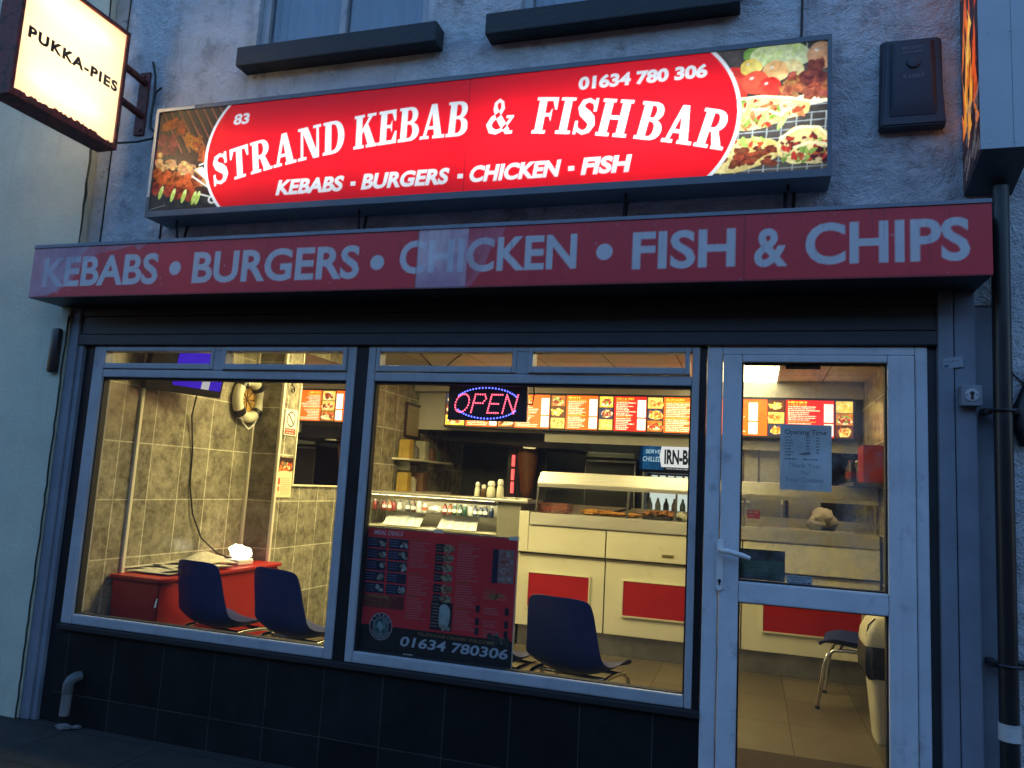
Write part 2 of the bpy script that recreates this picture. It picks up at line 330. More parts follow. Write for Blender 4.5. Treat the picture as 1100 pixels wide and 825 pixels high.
# bold slab-serif capitals, drawn as signed polygons in a unit-high box
def G(ch):
    S = lambda x0, x1, y0, y1: [(x0, y0), (x1, y0), (x1, y1), (x0, y1)]
    def half(x, y, rx, ry): return [(x, y-ry)]+[(x+rx*max(0, math.cos(t))**.8, y+ry*math.sin(t)) for t in np.linspace(-math.pi/2, math.pi/2, 24)]+[(x, y+ry)]
    def brush(p, wds):
        L, Rr = [], []
        for i, q in enumerate(p):
            a = np.array(p[max(0, i-1)]); b = np.array(p[min(len(p)-1, i+1)]); d = b-a; d = d/np.hypot(*d); n = np.array([-d[1], d[0]])*wds[i]/2
            L.append(tuple(np.array(q)+n)); Rr.append(tuple(np.array(q)-n))
        return L+Rr[::-1]
    s = .085
    if ch == 'I': return .5, [(1, S(.12, .38, 0, 1)), (1, S(0, .5, 0, s)), (1, S(0, .5, 1-s, 1))]
    if ch in 'FE':
        g = [(1, S(.09, .35, 0, 1)), (1, S(0, .3, 1-s, 1)), (1, S(0, .46, 0, s)), (1, S(.3, .72, .9, 1)), (1, [(.52, 1), (.74, 1), (.74, .66), (.68, .66)]), (1, S(.3, .56, .47, .56)), (1, [(.5, .515), (.58, .7), (.58, .33)])]
        if ch == 'E': g += [(1, S(.3, .76, 0, .1)), (1, [(.54, 0), (.78, 0), (.78, .36), (.72, .36)])]
        return (.76 if ch == 'F' else .8), g
    if ch == 'H': return 1.02, [(1, S(.09, .35, 0, 1)), (1, S(.67, .93, 0, 1)), (1, S(.3, .7, .46, .56))]+[(1, S(a, a+.44, b, b+s)) for a in (0, .58) for b in (0, 1-s)]
    if ch == 'N': return 1.0, [(1, S(.12, .22, 0, 1)), (1, S(.8, .9, 0, 1)), (1, [(.12, 1), (.42, 1), (.9, 0), (.66, 0)]), (1, S(0, .36, 1-s, 1)), (1, S(0, .36, 0, s)), (1, S(.66, 1, 1-s, 1))]
    if ch == 'K': return .98, [(1, S(.09, .35, 0, 1)), (1, S(0, .44, 0, s)), (1, S(0, .44, 1-s, 1)), (1, [(.3, .36), (.3, .5), (.68, .96), (.82, .96)]), (1, [(.42, .52), (.6, .7), (.94, .04), (.64, .04)]), (1, S(.56, .94, 1-s, 1)), (1, S(.54, 1, 0, s))]
    if ch == 'T': return .84, [(1, S(.29, .55, 0, 1)), (1, S(.16, .68, 0, s)), (1, S(0, .84, .9, 1)), (1, [(0, 1), (.2, 1), (.06, .66), (0, .66)]), (1, [(.84, 1), (.64, 1), (.78, .66), (.84, .66)])]
    if ch == 'D': return .92, [(1, S(0, .4, 0, 1)), (1, half(.4, .5, .5, .5)), (-1, S(.35, .4, .1, .9)), (-1, half(.4, .5, .24, .4)), (-1, S(-.01, .09, s, 1-s))]
    if ch == 'B': return .86, [(1, S(0, .42, 0, 1)), (1, half(.42, .75, .36, .25)), (1, half(.42, .27, .43, .27)), (-1, S(.35, .42, .58, .91)), (-1, half(.42, .745, .13, .165)), (-1, S(.35, .42, .09, .49)), (-1, half(.42, .29, .17, .2)), (-1, S(-.01, .09, s, 1-s))]
    if ch == 'R': return .94, [(1, S(.09, .42, .42, 1)), (1, S(.09, .35, 0, 1)), (1, half(.42, .72, .4, .28)), (-1, S(.35, .42, .53, .91)), (-1, half(.42, .72, .16, .19)), (1, [(.4, .5), (.62, .5), (.9, .03), (.6, .03)]), (1, S(.56, .96, 0, s)), (1, S(0, .46, 0, s)), (1, S(0, .3, 1-s, 1))]
    if ch == 'A': return 1.0, [(1, [(.38, 1), (.6, 1), (.9, 0), (.6, 0)]), (1, [(.38, 1), (.47, .86), (.22, 0), (.1, 0)]), (1, S(.24, .66, .27, .36)), (1, S(0, .36, 0, s)), (1, S(.52, 1, 0, s))]
    if ch == 'S':
        p = [(.62, .72), (.56, .88), (.38, .945), (.2, .88), (.15, .74), (.24, .61), (.4, .52), (.54, .42), (.6, .28), (.52, .12), (.36, .055), (.16, .12), (.08, .3)]
        return .74, [(1, brush(p, [.04, .1, .11, .16, .22, .26, .28, .27, .23, .16, .11, .1, .04])), (1, S(.58, .68, .64, 1)), (1, S(.04, .13, 0, .36))]
    if ch == '&':
        p = [(.92, .46), (.8, .3), (.62, .12), (.4, .05), (.2, .1), (.1, .26), (.2, .42), (.44, .56), (.54, .72), (.5, .88), (.38, .95), (.26, .86), (.26, .72), (.4, .5), (.6, .28), (.82, .06)]
        return 1.0, [(1, brush(p, [.09, .09, .1, .12, .17, .2, .17, .13, .13, .1, .1, .12, .15, .19, .2, .17])), (1, S(.72, .98, .44, .51)), (1, S(.74, 1, 0, .08))]
def serif_word(pr, word, xa, xb, h, base, col, shear=.04, gap=.06):
    gl = [G(c) for c in word]; tot = sum(g[0] for g in gl)+gap*(len(gl)-1); k = (xb-xa)/tot; q = xa
    for wd, parts in gl:
        xm = q+wd*k/2; dz = (base(xm+.01)-base(xm-.01))/.02; an = math.atan(dz); ca, sa = math.cos(an), math.sin(an); zb = base(xm)
        def T(p):
            x, y = (p[0]-wd/2)*k+shear*p[1]*h, p[1]*h
            return (xm+x*ca-y*sa, zb+x*sa+y*ca)
        u, v, i0, i1, j0, j1 = pr._bb([T((a, b)) for a in (-.1, wd+.1) for b in (-.1, 1.1)])
        M = np.zeros((j1-j0, i1-i0), bool)
        for sg, p in parts:
            r = pr.mask([T(z) for z in p])
            if r is None: continue
            (sy, sx), m = r; sub = M[max(0, sy.start-j0):sy.stop-j0, max(0, sx.start-i0):sx.stop-i0]; m = m[:sub.shape[0], :sub.shape[1]]
            if sg > 0: sub |= m
            else: sub &= ~m
        pr.fill((slice(j0, j1), slice(i0, i1)), M, col)
        q += (wd+gap)*k

# ------------------------------------------------------------------ palette
M_stucco = mat('painted_render', (.58, .59, .60), .9, var=.18, vscale=5, bump=1.0, bscale=55, spec=.2, dark=(.33, .33, .34), dscale=4.5, dthr=(.54, .66))
def rough_render():
    n = M_stucco.node_tree; L = n.links.new; P = n.nodes['Principled BSDF']; tc = n.nodes.new('ShaderNodeTexCoord')
    hs = []
    for sc, amp in ((9, 1.0), (30, .45), (110, .3)):
        t = n.nodes.new('ShaderNodeTexNoise'); t.inputs['Scale'].default_value = sc; t.inputs['Detail'].default_value = 4; L(tc.outputs['Object'], t.inputs[0])
        mu = n.nodes.new('ShaderNodeMath'); mu.operation = 'MULTIPLY'; mu.inputs[1].default_value = amp; L(t.outputs[0], mu.inputs[0]); hs.append(mu.outputs[0])
    a = n.nodes.new('ShaderNodeMath'); L(hs[0], a.inputs[0]); L(hs[1], a.inputs[1]); b = n.nodes.new('ShaderNodeMath'); L(a.outputs[0], b.inputs[0]); L(hs[2], b.inputs[1])
    bu = n.nodes.new('ShaderNodeBump'); bu.inputs['Strength'].default_value = .85; bu.inputs['Distance'].default_value = .045; L(b.outputs[0], bu.inputs['Height']); L(bu.outputs[0], P.inputs['Normal'])
rough_render()
def streaks(m, scale, thr, amount):      # run-off stains down a wall
    n = m.node_tree; L = n.links.new; P = n.nodes['Principled BSDF']; src = P.inputs['Base Color'].links[0].from_socket
    tc = n.nodes.new('ShaderNodeTexCoord'); mp = n.nodes.new('ShaderNodeMapping'); mp.inputs['Scale'].default_value = scale; L(tc.outputs['Object'], mp.inputs[0])
    t = n.nodes.new('ShaderNodeTexNoise'); t.inputs['Scale'].default_value = 1; t.inputs['Detail'].default_value = 7; t.inputs['Roughness'].default_value = .6; L(mp.outputs[0], t.inputs[0])
    r = n.nodes.new('ShaderNodeMapRange'); r.inputs[1].default_value = thr[0]; r.inputs[2].default_value = thr[1]; r.inputs[3].default_value = 1; r.inputs[4].default_value = 1-amount; L(t.outputs[0], r.inputs[0])
    x = n.nodes.new('ShaderNodeMix'); x.data_type = 'RGBA'; x.blend_type = 'MULTIPLY'; x.inputs[0].default_value = 1; L(src, x.inputs[6]); L(r.outputs[0], x.inputs[7]); L(x.outputs[2], P.inputs['Base Color'])
streaks(M_stucco, (9, 9, .9), (.54, .74), .30)
M_cream = mat('cream_masonry_paint', (.56, .58, .45), .75, var=.1, vscale=3, bump=.3, bscale=60, dark=(.42, .44, .35), dscale=1.6, dthr=(.58, .8))
streaks(M_cream, (7, 7, .5), (.54, .74), .30)
M_strip = mat('weathered_plaster', (.36, .36, .34), .9, var=.2, vscale=9, bump=.7, bscale=50, dark=(.06, .06, .05), dscale=9, dthr=(.6, .68))
M_moss = mat('mossy_crack', (.03, .035, .02), 1, var=.4, bump=1, bscale=60)
M_upvc = mat('grey_white_upvc', (.62, .64, .66), .35, var=.12, vscale=5, dark=(.22, .23, .24), dscale=7, dthr=(.56, .80), bump=.05, bscale=90); streaks(M_upvc, (30, 30, 2.0), (.58, .78), .14)
M_wfr = mat('greyed_window_upvc', (.40, .415, .43), .4, var=.12, vscale=5, dark=(.2, .21, .22), dscale=7, dthr=(.58, .8)); streaks(M_wfr, (30, 30, 2.0), (.55, .75), .2)
M_upvcd = mat('dirty_upvc', (.36, .38, .40), .45, var=.12, vscale=6, dark=(.18, .19, .2), dscale=7, dthr=(.58, .75))
M_grey = mat('grey_painted_metal', (.13, .145, .165), .5, var=.15, vscale=5, bump=.1, bscale=20, dark=(.07, .07, .08), dscale=5, dthr=(.6, .75))
M_gpil = mat('grey_painted_timber', (.21, .235, .275), .6, var=.15, vscale=6, bump=.15, bscale=30, dark=(.1, .11, .12), dscale=6, dthr=(.62, .76))
M_lint = mat('dark_grey_shutter', (.035, .037, .041), .45, var=.2, vscale=6, dark=(.05, .05, .055), dscale=8, dthr=(.58, .7))
M_black = mat('black_gloss_paint', (.012, .012, .014), .35, var=.3, vscale=8)
M_blackm = mat('black_rubber', (.012, .012, .013), .7)
M_sill = mat('dark_painted_sill', (.018, .019, .022), .6, var=.3, vscale=9, bump=.5, bscale=40, dark=(.09, .09, .09), dscale=12, dthr=(.66, .75))
M_riser = tiles('black_riser_tiles', 'y', .325, .40, -3.45, .161, (.010, .0105, .011), (.019, .0195, .020), (.075, .075, .07), rough=.5, gsize=.0022, nscale=4, spec=.2)
M_wtile = tiles('mottled_wall_tiles_x', 'x', .278, .36, .545, .14, (.12, .108, .075), (.46, .42, .30), (.76, .72, .55), rough=.25, gsize=.0042, nscale=10)
M_ytile_shade = tiles('mottled_shaded_tiles_y', 'y', .278, .36, .1, .14, (.085, .078, .050), (.36, .33, .24), (.62, .58, .44), rough=.25, gsize=.0042, nscale=6.5)  # darker copy of the wall tiles: shade on the street-facing jog put into colour
M_floor = tiles('floor_tiles', 'z', .45, .62, .235, .40, (.085, .066, .038), (.135, .108, .065), (.09, .075, .05), rough=.4, gsize=.003, nscale=4)
M_ceil = tiles('ceiling_panels', 'z', .60, .60, 0, 0, (.68, .67, .62), (.74, .73, .68), (.30, .29, .26), rough=.55, gsize=.006, nscale=5, bump=.2)
M_pave = tiles('paving_slabs', 'z', .6, .45, .1, -.1, (.016, .0155, .013), (.032, .030, .025), (.008, .008, .008), rough=.85, gsize=.006, nscale=6, bump=.8)
M_bulk = mat('white_pvc_cladding', (.62, .60, .55), .22, var=.04)
M_trim = mat('cream_plastic_trim', (.78, .74, .58), .4)
M_steel = mat('brushed_steel', (.70, .69, .64), .42, metal=1, var=.1, vscale=5, stretch=(1, 12, 30))
M_steeld = mat('worn_kick_steel', (.30, .30, .27), .42, metal=.85, var=.3, vscale=4)
M_chrome = mat('chrome_tube', (.62, .60, .54), .18, metal=1)
M_counter = mat('cream_laminate', (.76, .74, .60), .35, var=.06, vscale=3, dark=(.50, .45, .30), dscale=7, dthr=(.60, .78))
M_redp = mat('red_laminate', (.40, .012, .018), .4, var=.08, vscale=5)
M_redbox = mat('red_painted_chest', (.42, .018, .014), .4, var=.1, vscale=4, dark=(.2, .01, .01), dscale=8, dthr=(.64, .75))
M_navy = mat('navy_plastic', (.012, .024, .12), .55, var=.08, vscale=6, spec=.25)
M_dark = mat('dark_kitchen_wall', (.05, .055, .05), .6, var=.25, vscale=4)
M_brown = mat('brown_cooked_meat', (.18, .065, .025), .6, var=.35, vscale=30, bump=.6, bscale=60)
M_paper = mat('white_paper', (.74, .72, .66), .8, var=.05)
M_white = mat('white_plastic', (.75, .75, .72), .4)
M_cablebk = mat('black_cable', (.01, .01, .011), .5)
M_rust = mat('rusty_maroon_paint', (.17, .038, .03), .65, var=.35, vscale=16, dark=(.05, .022, .012), dscale=18, dthr=(.5, .62), bump=.4, bscale=60)
M_pane = glass('window_glass', 1.25, dirt=.015, dcol=(.45, .46, .46))
M_paned = glass('grubby_door_glass', 1.3, dirt=.34, dcol=(.5, .5, .48))
M_upane = glass('upper_window_glass', 2.2, tintc=(.8, .85, .9))
M_cglass = glass('counter_glass', 1.0, tintc=(.95, .96, .93))
M_mirror = mat('mirror_silver', (.82, .84, .82), .02, metal=1)
M_matte = print_mat('printed_matte', 'matte', rough=.35)
M_vinyl = print_mat('printed_vinyl', 'matte', rough=.42)
M_lit = print_mat('printed_backlit', 'lit', 3.0)
M_litsoft = print_mat('printed_backlit_soft', 'lit', 1.0)
M_litmenu = print_mat('menu_backlit', 'lit', 2.6)
M_trans = print_mat('lightbox_face', 'trans', .6, rough=.3)

# ------------------------------------------------------------------ ground, interior shell
gm = MB(); gm.box(-200, 200, -200, 200, -.4, 0); tag(gm.build('pavement', M_pave), kind='structure')
tag(MB().box(-3.9, 1.1, .12, 5.72, .01, .10).build('floor', M_floor), kind='structure')
tag(MB().box(-.2, .7, -.02, .98, .102, .112).build('door_mat', mat('brown_entrance_mat', (.05, .03, .02), .95, var=.3, vscale=60, bump=.6, bscale=200), origin=(.25, .5, .1)), 'dark brown entrance mat inside the shop door', 'door mat')
tag(MB().box(-3.9, 1.1, .06, 5.72, 2.55, 2.68).build('ceiling', M_ceil), kind='structure')
wl = MB(); wl.box(-3.9, -3.75, .06, 1.585, .1, 2.55); wl.box(-3.9, -3.50, 1.588, 5.6, .1, 2.55); tag(wl.build('wall_left', M_wtile), kind='structure')
tag(MB().box(-3.748, -3.503, 1.578, 1.586, .1, 2.55).build('wall_jog', M_ytile_shade), kind='structure')
tag(MB().box(.95, 1.1, .06, 5.6, .1, 2.55).build('wall_right', M_wtile), kind='structure')
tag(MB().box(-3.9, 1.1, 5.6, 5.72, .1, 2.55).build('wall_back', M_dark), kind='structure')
tr = MB()
for (x, y) in ((-3.498, 1.582), (-3.742, 1.566), (-3.744, .40)): tr.box(x-.012, x+.012, y-.012, y+.012, .1, 2.55, .004)
tr.box(-3.75, -3.742, .40, 1.56, .795, .803); tag(tr.build('wall_trim', M_trim), kind='structure')
tag(MB().box(-3.5, .95, 4.0, 4.12, 2.395, 2.55).box(-3.5, .95, 4.13, 4.16, 1.99, 2.40).box(-2.05, .95, 4.10, 4.128, 1.905, 2.012).build('bulkhead', M_bulk), kind='structure')

# ------------------------------------------------------------------ the shop building
shop = thing('shop_building', 'grey rendered two storey shop building with red fascia and lit shopfront', 'building', (-1.5, 0, 0))
W1 = (-2.83, -1.73); W2 = (-1.2, -.2); ZB, ZT = 3.86, 5.4
sm = MB(); Y0, Y1 = -.02, .16
for x0, x1, z0, z1 in ((-3.80, 3.2, 2.30, ZB), (-3.80, W1[0], ZB, ZT), (W1[1], W2[0], ZB, ZT), (W2[1], 3.2, ZB, ZT), (-3.80, 3.2, ZT, 6.6), (.99, 3.2, 0, 2.30)):
    sm.box(x0, x1, Y0, Y1, z0, z1)
bmesh.ops.remove_doubles(sm.bm, verts=sm.bm.verts[:], dist=1e-5)
sm.build('wall', M_stucco, shop)
MB().box(.87, .989, -.012, .14, 0, 2.299).build('wall', M_gpil, shop)
MB().box(-3.898, -3.802, -.030, .10, 2.30, 6.6).build('plaster_strip', M_strip, shop)
MB().box(-3.805, -3.797, -.026, -.018, 2.66, 6.6).build('plaster_crack', M_moss, shop)
MB().box(-3.72, -.2, -.028, .14, 0, .50).build('stall_riser', M_riser, shop)
MB().box(-3.72, -.205, -.055, .1, .502, .533, .006).build('sill', M_blackm, shop)
lt = MB(); lt.box(-3.835, .735, -.05, .05, 2.30, 2.36); lt.box(-3.835, .735, -.045, .05, 2.19, 2.297, .004); lt.box(-3.835, .735, -.055, .05, 2.125, 2.187, .006); lt.build('shutter_housing', M_lint, shop)
p = MB(); p.box(-3.90, -3.835, -.06, .06, 0, 2.36, .006); p.box(-3.833, -3.80, -.045, .06, 0, 2.124, .003); p.build('pilaster', M_gpil, shop)
MB().box(-3.798, -3.722, -.02, .06, 0, 2.124).build('shutter_guide', M_black, shop)
p = MB(); p.box(.728, .786, -.06, .06, 0, 2.36, .006); p.box(.789, .868, -.055, .06, 0, 2.36, .006); p.build('pilaster', M_gpil, shop)
MB().box(.694, .726, -.02, .06, 0, 2.124).build('shutter_guide', M_lint, shop)
# upper windows
for i, (x0, x1) in enumerate((W1, W2)):
    sx = (-2.875, -1.63) if i == 0 else (-1.355, -.09)
    sb = MB(); sb.box(sx[0], sx[1], -.125, .04, 3.742, 3.858, .008); sb.build('window_sill', M_sill, shop, smooth=False)
    f = MB(); yf0, yf1 = .012, .07
    for b in ((x0, x0+.055, ZB, ZT), (x1-.055, x1, ZB, ZT), (x0+.056, x1-.056, ZB, ZB+.085), (x0+.056, x1-.056, ZT-.06, ZT), ((x0+x1)/2-.02, (x0+x1)/2+.02, ZB+.086, ZT-.061)): f.box(b[0], b[1], yf0, yf1, b[2], b[3], .006)
    fr = f.build('upper_window', M_upvcd, shop)
    MB().box(x0+.05, x1-.05, .038, .043, ZB+.08, ZT-.05).build('pane', M_upane, fr)
    cu = bmesh.new(); nx = 90; rows = []
    for z in (ZB+.02, ZT): rows.append([cu.verts.new((x0+.03+(x1-x0-.06)*k/nx, .16+.018*math.sin(k*.9+i)+.012*math.sin(k*.37), z)) for k in range(nx+1)])
    for k in range(nx): cu.faces.new((rows[0][k], rows[0][k+1], rows[1][k+1], rows[1][k]))
    c = MB(); c.bm.free(); c.bm = cu; c.build('curtain', mat('net_curtain', (.36, .35, .33), .9, var=.15, vscale=2), fr, smooth=True)
    MB().box(x0-.05, x1+.05, .34, .36, ZB-.1, ZT+.1).build('dark_backing', M_dark, fr)  # unseen dark sheet added to stand in for the unlit room behind
# shop windows
def shop_window(x0, x1, glassx, fan):
    zb, zt = .535, 2.122
    f = MB(); a, b = glassx
    for q in ((x0, a, zb, zt), (b, x1, zb, zt)): f.box(q[0], q[1], -.036, .04, q[2], q[3], .006)
    f.box(a+.001, b-.001, -.036, .04, zb, .59, .008); f.box(a+.001, b-.001, -.034, .04, 1.94, 1.985, .006); f.box(a+.001, b-.001, -.034, .04, 2.096, zt, .004)
    f.box(fan[0][1]+.02, fan[1][0]-.02, -.034, .04, 1.986, 2.095, .004)
    fr = f.build('shop_window', M_wfr, shop)
    g = MB()
    for q in ((a-.001, a+.008, .588, 1.942), (b-.008, b+.001, .588, 1.942)): g.box(q[0], q[1], -.02, .02, q[2], q[3])
    g.box(a+.009, b-.009, -.02, .02, .587, .594); g.box(a+.009, b-.009, -.02, .02, 1.928, 1.941); g.build('gasket', M_blackm, fr)
    MB().box(a+.004, b-.004, -.004, .004, .59, 1.938).build('pane', M_pane, fr)
    for k, (c, d) in enumerate(fan):
        s = MB(); y = -.05 if (k == 1) else -.040
        for q in ((c-.022, c, 1.99, 2.112), (d, d+.022, 1.99, 2.112), (c+.0005, d-.0005, 1.99, 2.022), (c+.0005, d-.0005, 2.092, 2.112)): s.box(q[0], q[1], y, .03, q[2], q[3], .005)
        s.build('fanlight_sash', M_wfr, fr); MB().box(c-.004, d+.004, -.006, .002, 2.018, 2.096).build('pane', M_pane, fr)
    return fr
shop_window(-3.72, -1.99, (-3.643, -2.038), ((-3.632, -2.898), (-2.79, -2.062)))
shop_window(-1.918, -.238, (-1.876, -.27), ((-1.85, -1.133), (-1.025, -.303)))
MB().box(-1.988, -1.920, -.028, .05, .5, 2.124).build('mullion_post', M_black, shop)
MB().box(-.236, -.207, -.024, .05, .1, 2.124).build('mullion_post', M_black, shop)
MB().box(-3.75, -.21, .125, .2, .505, .53, .004).build('inner_sill', M_white, shop)
MB().box(-.205, .70, -.16, .11, .003, .10, .01).build('doorstep', mat('worn_concrete', (.12, .12, .115), .9, var=.3, vscale=12, bump=.5), shop)
# closing side and rear walls and the roof
rb = MB(); rb.box(-3.9, -3.802, .17, 6.2, 2.7, 6.6); rb.box(3.0, 3.2, .17, 6.2, 0, 6.6); rb.box(-3.9, 2.99, 6.0, 6.2, 0, 6.6); rb.build('rear_wall', M_stucco, shop)
MB().box(-3.9, 3.2, -.02, 6.2, 6.602, 6.75).build('roof', M_dark, shop)

op = thing('terrace_opposite', 'dark brick terrace across the street, behind the viewer', 'building', (0, -13, 0))
M_brick = mat('dark_brick', (.10, .06, .045), .9, var=.3, vscale=9)
MB().box(-30, 30, -20, -13, .002, 6.2).build('wall', M_brick, op)
MB().hexa([(-30.2, -20.2, 6.21), (30.2, -20.2, 6.21), (30.2, -12.7, 6.21), (-30.2, -12.7, 6.21), (-30.2, -16.6, 8.6), (30.2, -16.6, 8.6), (30.2, -16.4, 8.6), (-30.2, -16.4, 8.6)]).build('roof', M_sill, op)
for k in range(10):
    for z in (1.0, 3.8): MB().box(-26+k*5.6, -24.7+k*5.6, -13.0, -12.96, z, z+1.5).build('window', M_black, op)
nb = thing('neighbour_building', 'cream painted building adjoining the shop, left of its grey pilaster', 'building', (-5, 0, 0))
MB().box(-9, -3.905, -.075, .2, .002, 6.6).build('wall', M_cream, nb)
e = MB(); pts = [(-3.9035, -.078, z) for z in np.linspace(.0, 2.30, 40)]
e.tube([(x+random.uniform(-.004, .004), y, z) for x, y, z in pts], .005, 6); e.tube([(-3.905+random.uniform(-.005, .005), -.076, z) for z in np.linspace(2.35, 6.5, 60)], [.003+random.uniform(0, .006) for _ in range(60)], 6); e.build('mossy_crack', M_moss, nb)
MB().box(-3.99, -3.925, -.115, -.077, 1.95, 2.22, .02).build('cable_box', M_black, nb, smooth=True)

# ------------------------------------------------------------------ the door
door = thing('shop_door', 'white half glazed shop door with lever handle, letters and notices on its glass', 'door', (.245, 0, .1))
f = MB()
for q in ((-.203, -.137, .102, 2.122), (.645, .692, .102, 2.122), (-.1365, .6445, 2.085, 2.122), (-.1365, .6445, .1, .135)): f.box(q[0], q[1], -.036, .05, q[2], q[3], .006)
f.build('door_frame', M_upvc, door)
f = MB()
for q in ((-.133, -.052, .14, 2.082), (.538, .641, .14, 2.082), (-.051, .537, 2.05, 2.082), (-.051, .537, 1.005, 1.092), (-.051, .537, .14, .26)): f.box(q[0], q[1], -.05, .03, q[2], q[3], .006)
f.box(.585, .588, -.0515, -.049, .14, 2.082); leaf = f.build('door_leaf', M_upvc, door)
g = MB()
for z0, z1 in ((1.09, 2.052), (.258, 1.007)):
    g.box(-.053, -.045, -.025, .02, z0, z1); g.box(.531, .5385, -.025, .02, z0, z1); g.box(-.044, .53, -.025, .02, z0, z0+.008); g.box(-.044, .53, -.025, .02, z1-.008, z1)
g.build('gasket', M_blackm, leaf)
MB().box(-.05, .536, -.004, .004, 1.092, 2.05).build('pane', M_paned, door)
MB().box(-.05, .536, -.004, .004, .26, 1.005).build('pane', M_pane, door)
h = MB(); h.prism([(-.13+.015*math.cos(t)+(.0), (1.255 if t < math.pi else 1.06)+.015*math.sin(t)) for t in np.linspace(0, 2*math.pi, 20)], 'y', -.062, -.05, .003)
hb = h.build('lock_plate', M_white, door, smooth=True)
MB().tube([(-.128, -.06, 1.222), (-.128, -.10, 1.222), (-.118, -.112, 1.221), (-.09, -.114, 1.219), (-.03, -.112, 1.205), (-.005, -.11, 1.197)], [.011, .011, .012, .012, .011, .008], 12).build('lever', M_white, hb, smooth=True)
MB().lathe([(.0, 0), (.007, 0), (.007, .003), (0, .003)], (-.13, -.0655, 1.09), 14, Matrix.Rotation(R(90), 4, 'X')).box(-.133, -.127, -.0655, -.0625, 1.072, 1.09).build('keyhole', M_black, hb)

# notices on the door glass
pr = Print(.113, 1.495, .212, .287, .0012, lin(250, 251, 250))
pr.text('Opening Time', .133, 1.738, .021, lin(28, 30, 40), .17, .012)
for k in range(7):
    z = 1.722-k*.0128; pr.greek(.133, z, (.028, .03, .04, .033, .026, .034, .028)[k], .006, lin(70, 78, 90), 30+k)
    if k < 6: pr.greek(.222, z, .014, .006, lin(70, 78, 90), 50+k); pr.greek(.262, z, .013, .006, lin(70, 78, 90), 70+k)
pr.ell(.218, 1.655, .023, .006, lin(120, 128, 134), .1, wob=.2); pr.greek(.133, 1.627, .055, .006, lin(70, 78, 90), 5); pr.greek(.21, 1.627, .06, .006, lin(70, 78, 90), 6)
pr.text('Thank You', .148, 1.594, .019, lin(92, 112, 138), .125); pr.text('For', .2, 1.564, .017, lin(140, 158, 180), .035, 0, .25); pr.text('Your Custom', .135, 1.532, .02, lin(92, 124, 150), .155)
pr.noise(.05, .05, 3)
def placef(P, X, Z): P[..., 0] = X; P[..., 1] = .0085+.004*np.sin((X-.113)*9)+.003*np.sin(Z*31); P[..., 2] = Z
pr.sheet('opening_notice', M_matte, None, placef, (.22, .009, 1.5)); tag(bpy.data.objects['opening_notice'], 'pale paper opening times notice taped inside the door glass', 'notice')
pr = Print(-.045, 1.1, .184, .13, .0015, lin(22, 40, 34))
pr.rect(-.04, .132, 1.105, 1.185, lin(18, 78, 40)); pr.rect(-.04, .08, 1.105, 1.118, lin(14, 28, 22)); pr.greek(-.01, 1.172, .14, .006, lin(60, 130, 84), 1); pr.greek(-.03, 1.158, .12, .006, lin(60, 130, 84), 2); pr.greek(-.03, 1.146, .1, .005, lin(40, 105, 64), 3)
pr.ell(.11, 1.13, .013, .013, lin(14, 44, 30)); pr.ell(.11, 1.13, .009, .009, lin(24, 86, 48)); pr.text('C', .106, 1.125, .01, lin(14, 44, 30)); pr.noise(.04, .1, 4)
pr.sheet('hygiene_sticker', M_matte, None, onY(.0065), (.045, .006, 1.1)); tag(bpy.data.objects['hygiene_sticker'], 'dark green rating sticker behind the door handle on the glass', 'sticker')
pr = Print(.146, 1.094, .102, .037, .0012, lin(205, 210, 212)); pr.greek(.152, 1.121, .09, .005, lin(40, 44, 60), 1); pr.greek(.165, 1.111, .06, .004, lin(60, 64, 80), 2); pr.greek(.152, 1.1, .09, .006, lin(40, 44, 60), 7)
pr.sheet('address_sticker', M_matte, None, onY(.0068), (.2, .006, 1.094)); tag(bpy.data.objects['address_sticker'], 'small white printed sticker at the foot of the upper door glass', 'sticker')
pr = Print(.133, 2.028, .145, .022, .0015, lin(22, 30, 48)); pr.line([(.18, 2.028), (.18, 2.05)], .0015, lin(60, 70, 90)); pr.line([(.228, 2.028), (.228, 2.05)], .0015, lin(60, 70, 90))
pr.sheet('dark_sticker_strip', M_matte, None, onY(.0066), (.2, .006, 2.03)); tag(bpy.data.objects['dark_sticker_strip'], 'dark blue sticker strip at the top edge of the door glass', 'sticker')

# ------------------------------------------------------------------ illuminated fascia light box over the shop
RED = lin(236, 16, 24); WHT = (.93, .93, .90)
def area(name, parent, loc, rot, sx, sy, e, col=(1, .96, .88)):
    l = bpy.data.lights.new(name, 'AREA'); l.shape = 'RECTANGLE'; l.size = sx; l.size_y = sy; l.energy = e; l.color = col
    o = bpy.data.objects.new(name, l); COL.objects.link(o); o.parent = parent; o.location = Vector(loc)-ORG[parent]; o.rotation_euler = rot; return o
lb = thing('lightbox_sign', 'long illuminated red kebab and fish bar sign with food pictures at both ends', 'shop sign', (-1.5, -.02, 2.83))
X0, X1, Z0, Z1 = -3.298, .292, 2.862, 3.462
c = MB(); c.box(-3.312, .302, -.2, -.024, 2.832, 2.861, .004); c.box(-3.312, .302, -.2, -.024, 3.463, 3.482, .004)
c.box(-3.312, -3.299, -.2, -.024, 2.8615, 3.4625); c.box(.293, .302, -.2, -.024, 2.8615, 3.4625); c.box(-3.298, .292, -.034, -.026, 2.862, 3.462)
c.box(-3.312, .302, -.206, -.2005, 2.832, 2.866); c.box(-3.312, .302, -.206, -.2005, 3.458, 3.482); c.box(.284, .302, -.206, -.2005, 2.8665, 3.4575); c.box(-3.312, -3.290, -.206, -.2005, 2.8665, 3.4575)
c.build('housing', M_grey, lb)
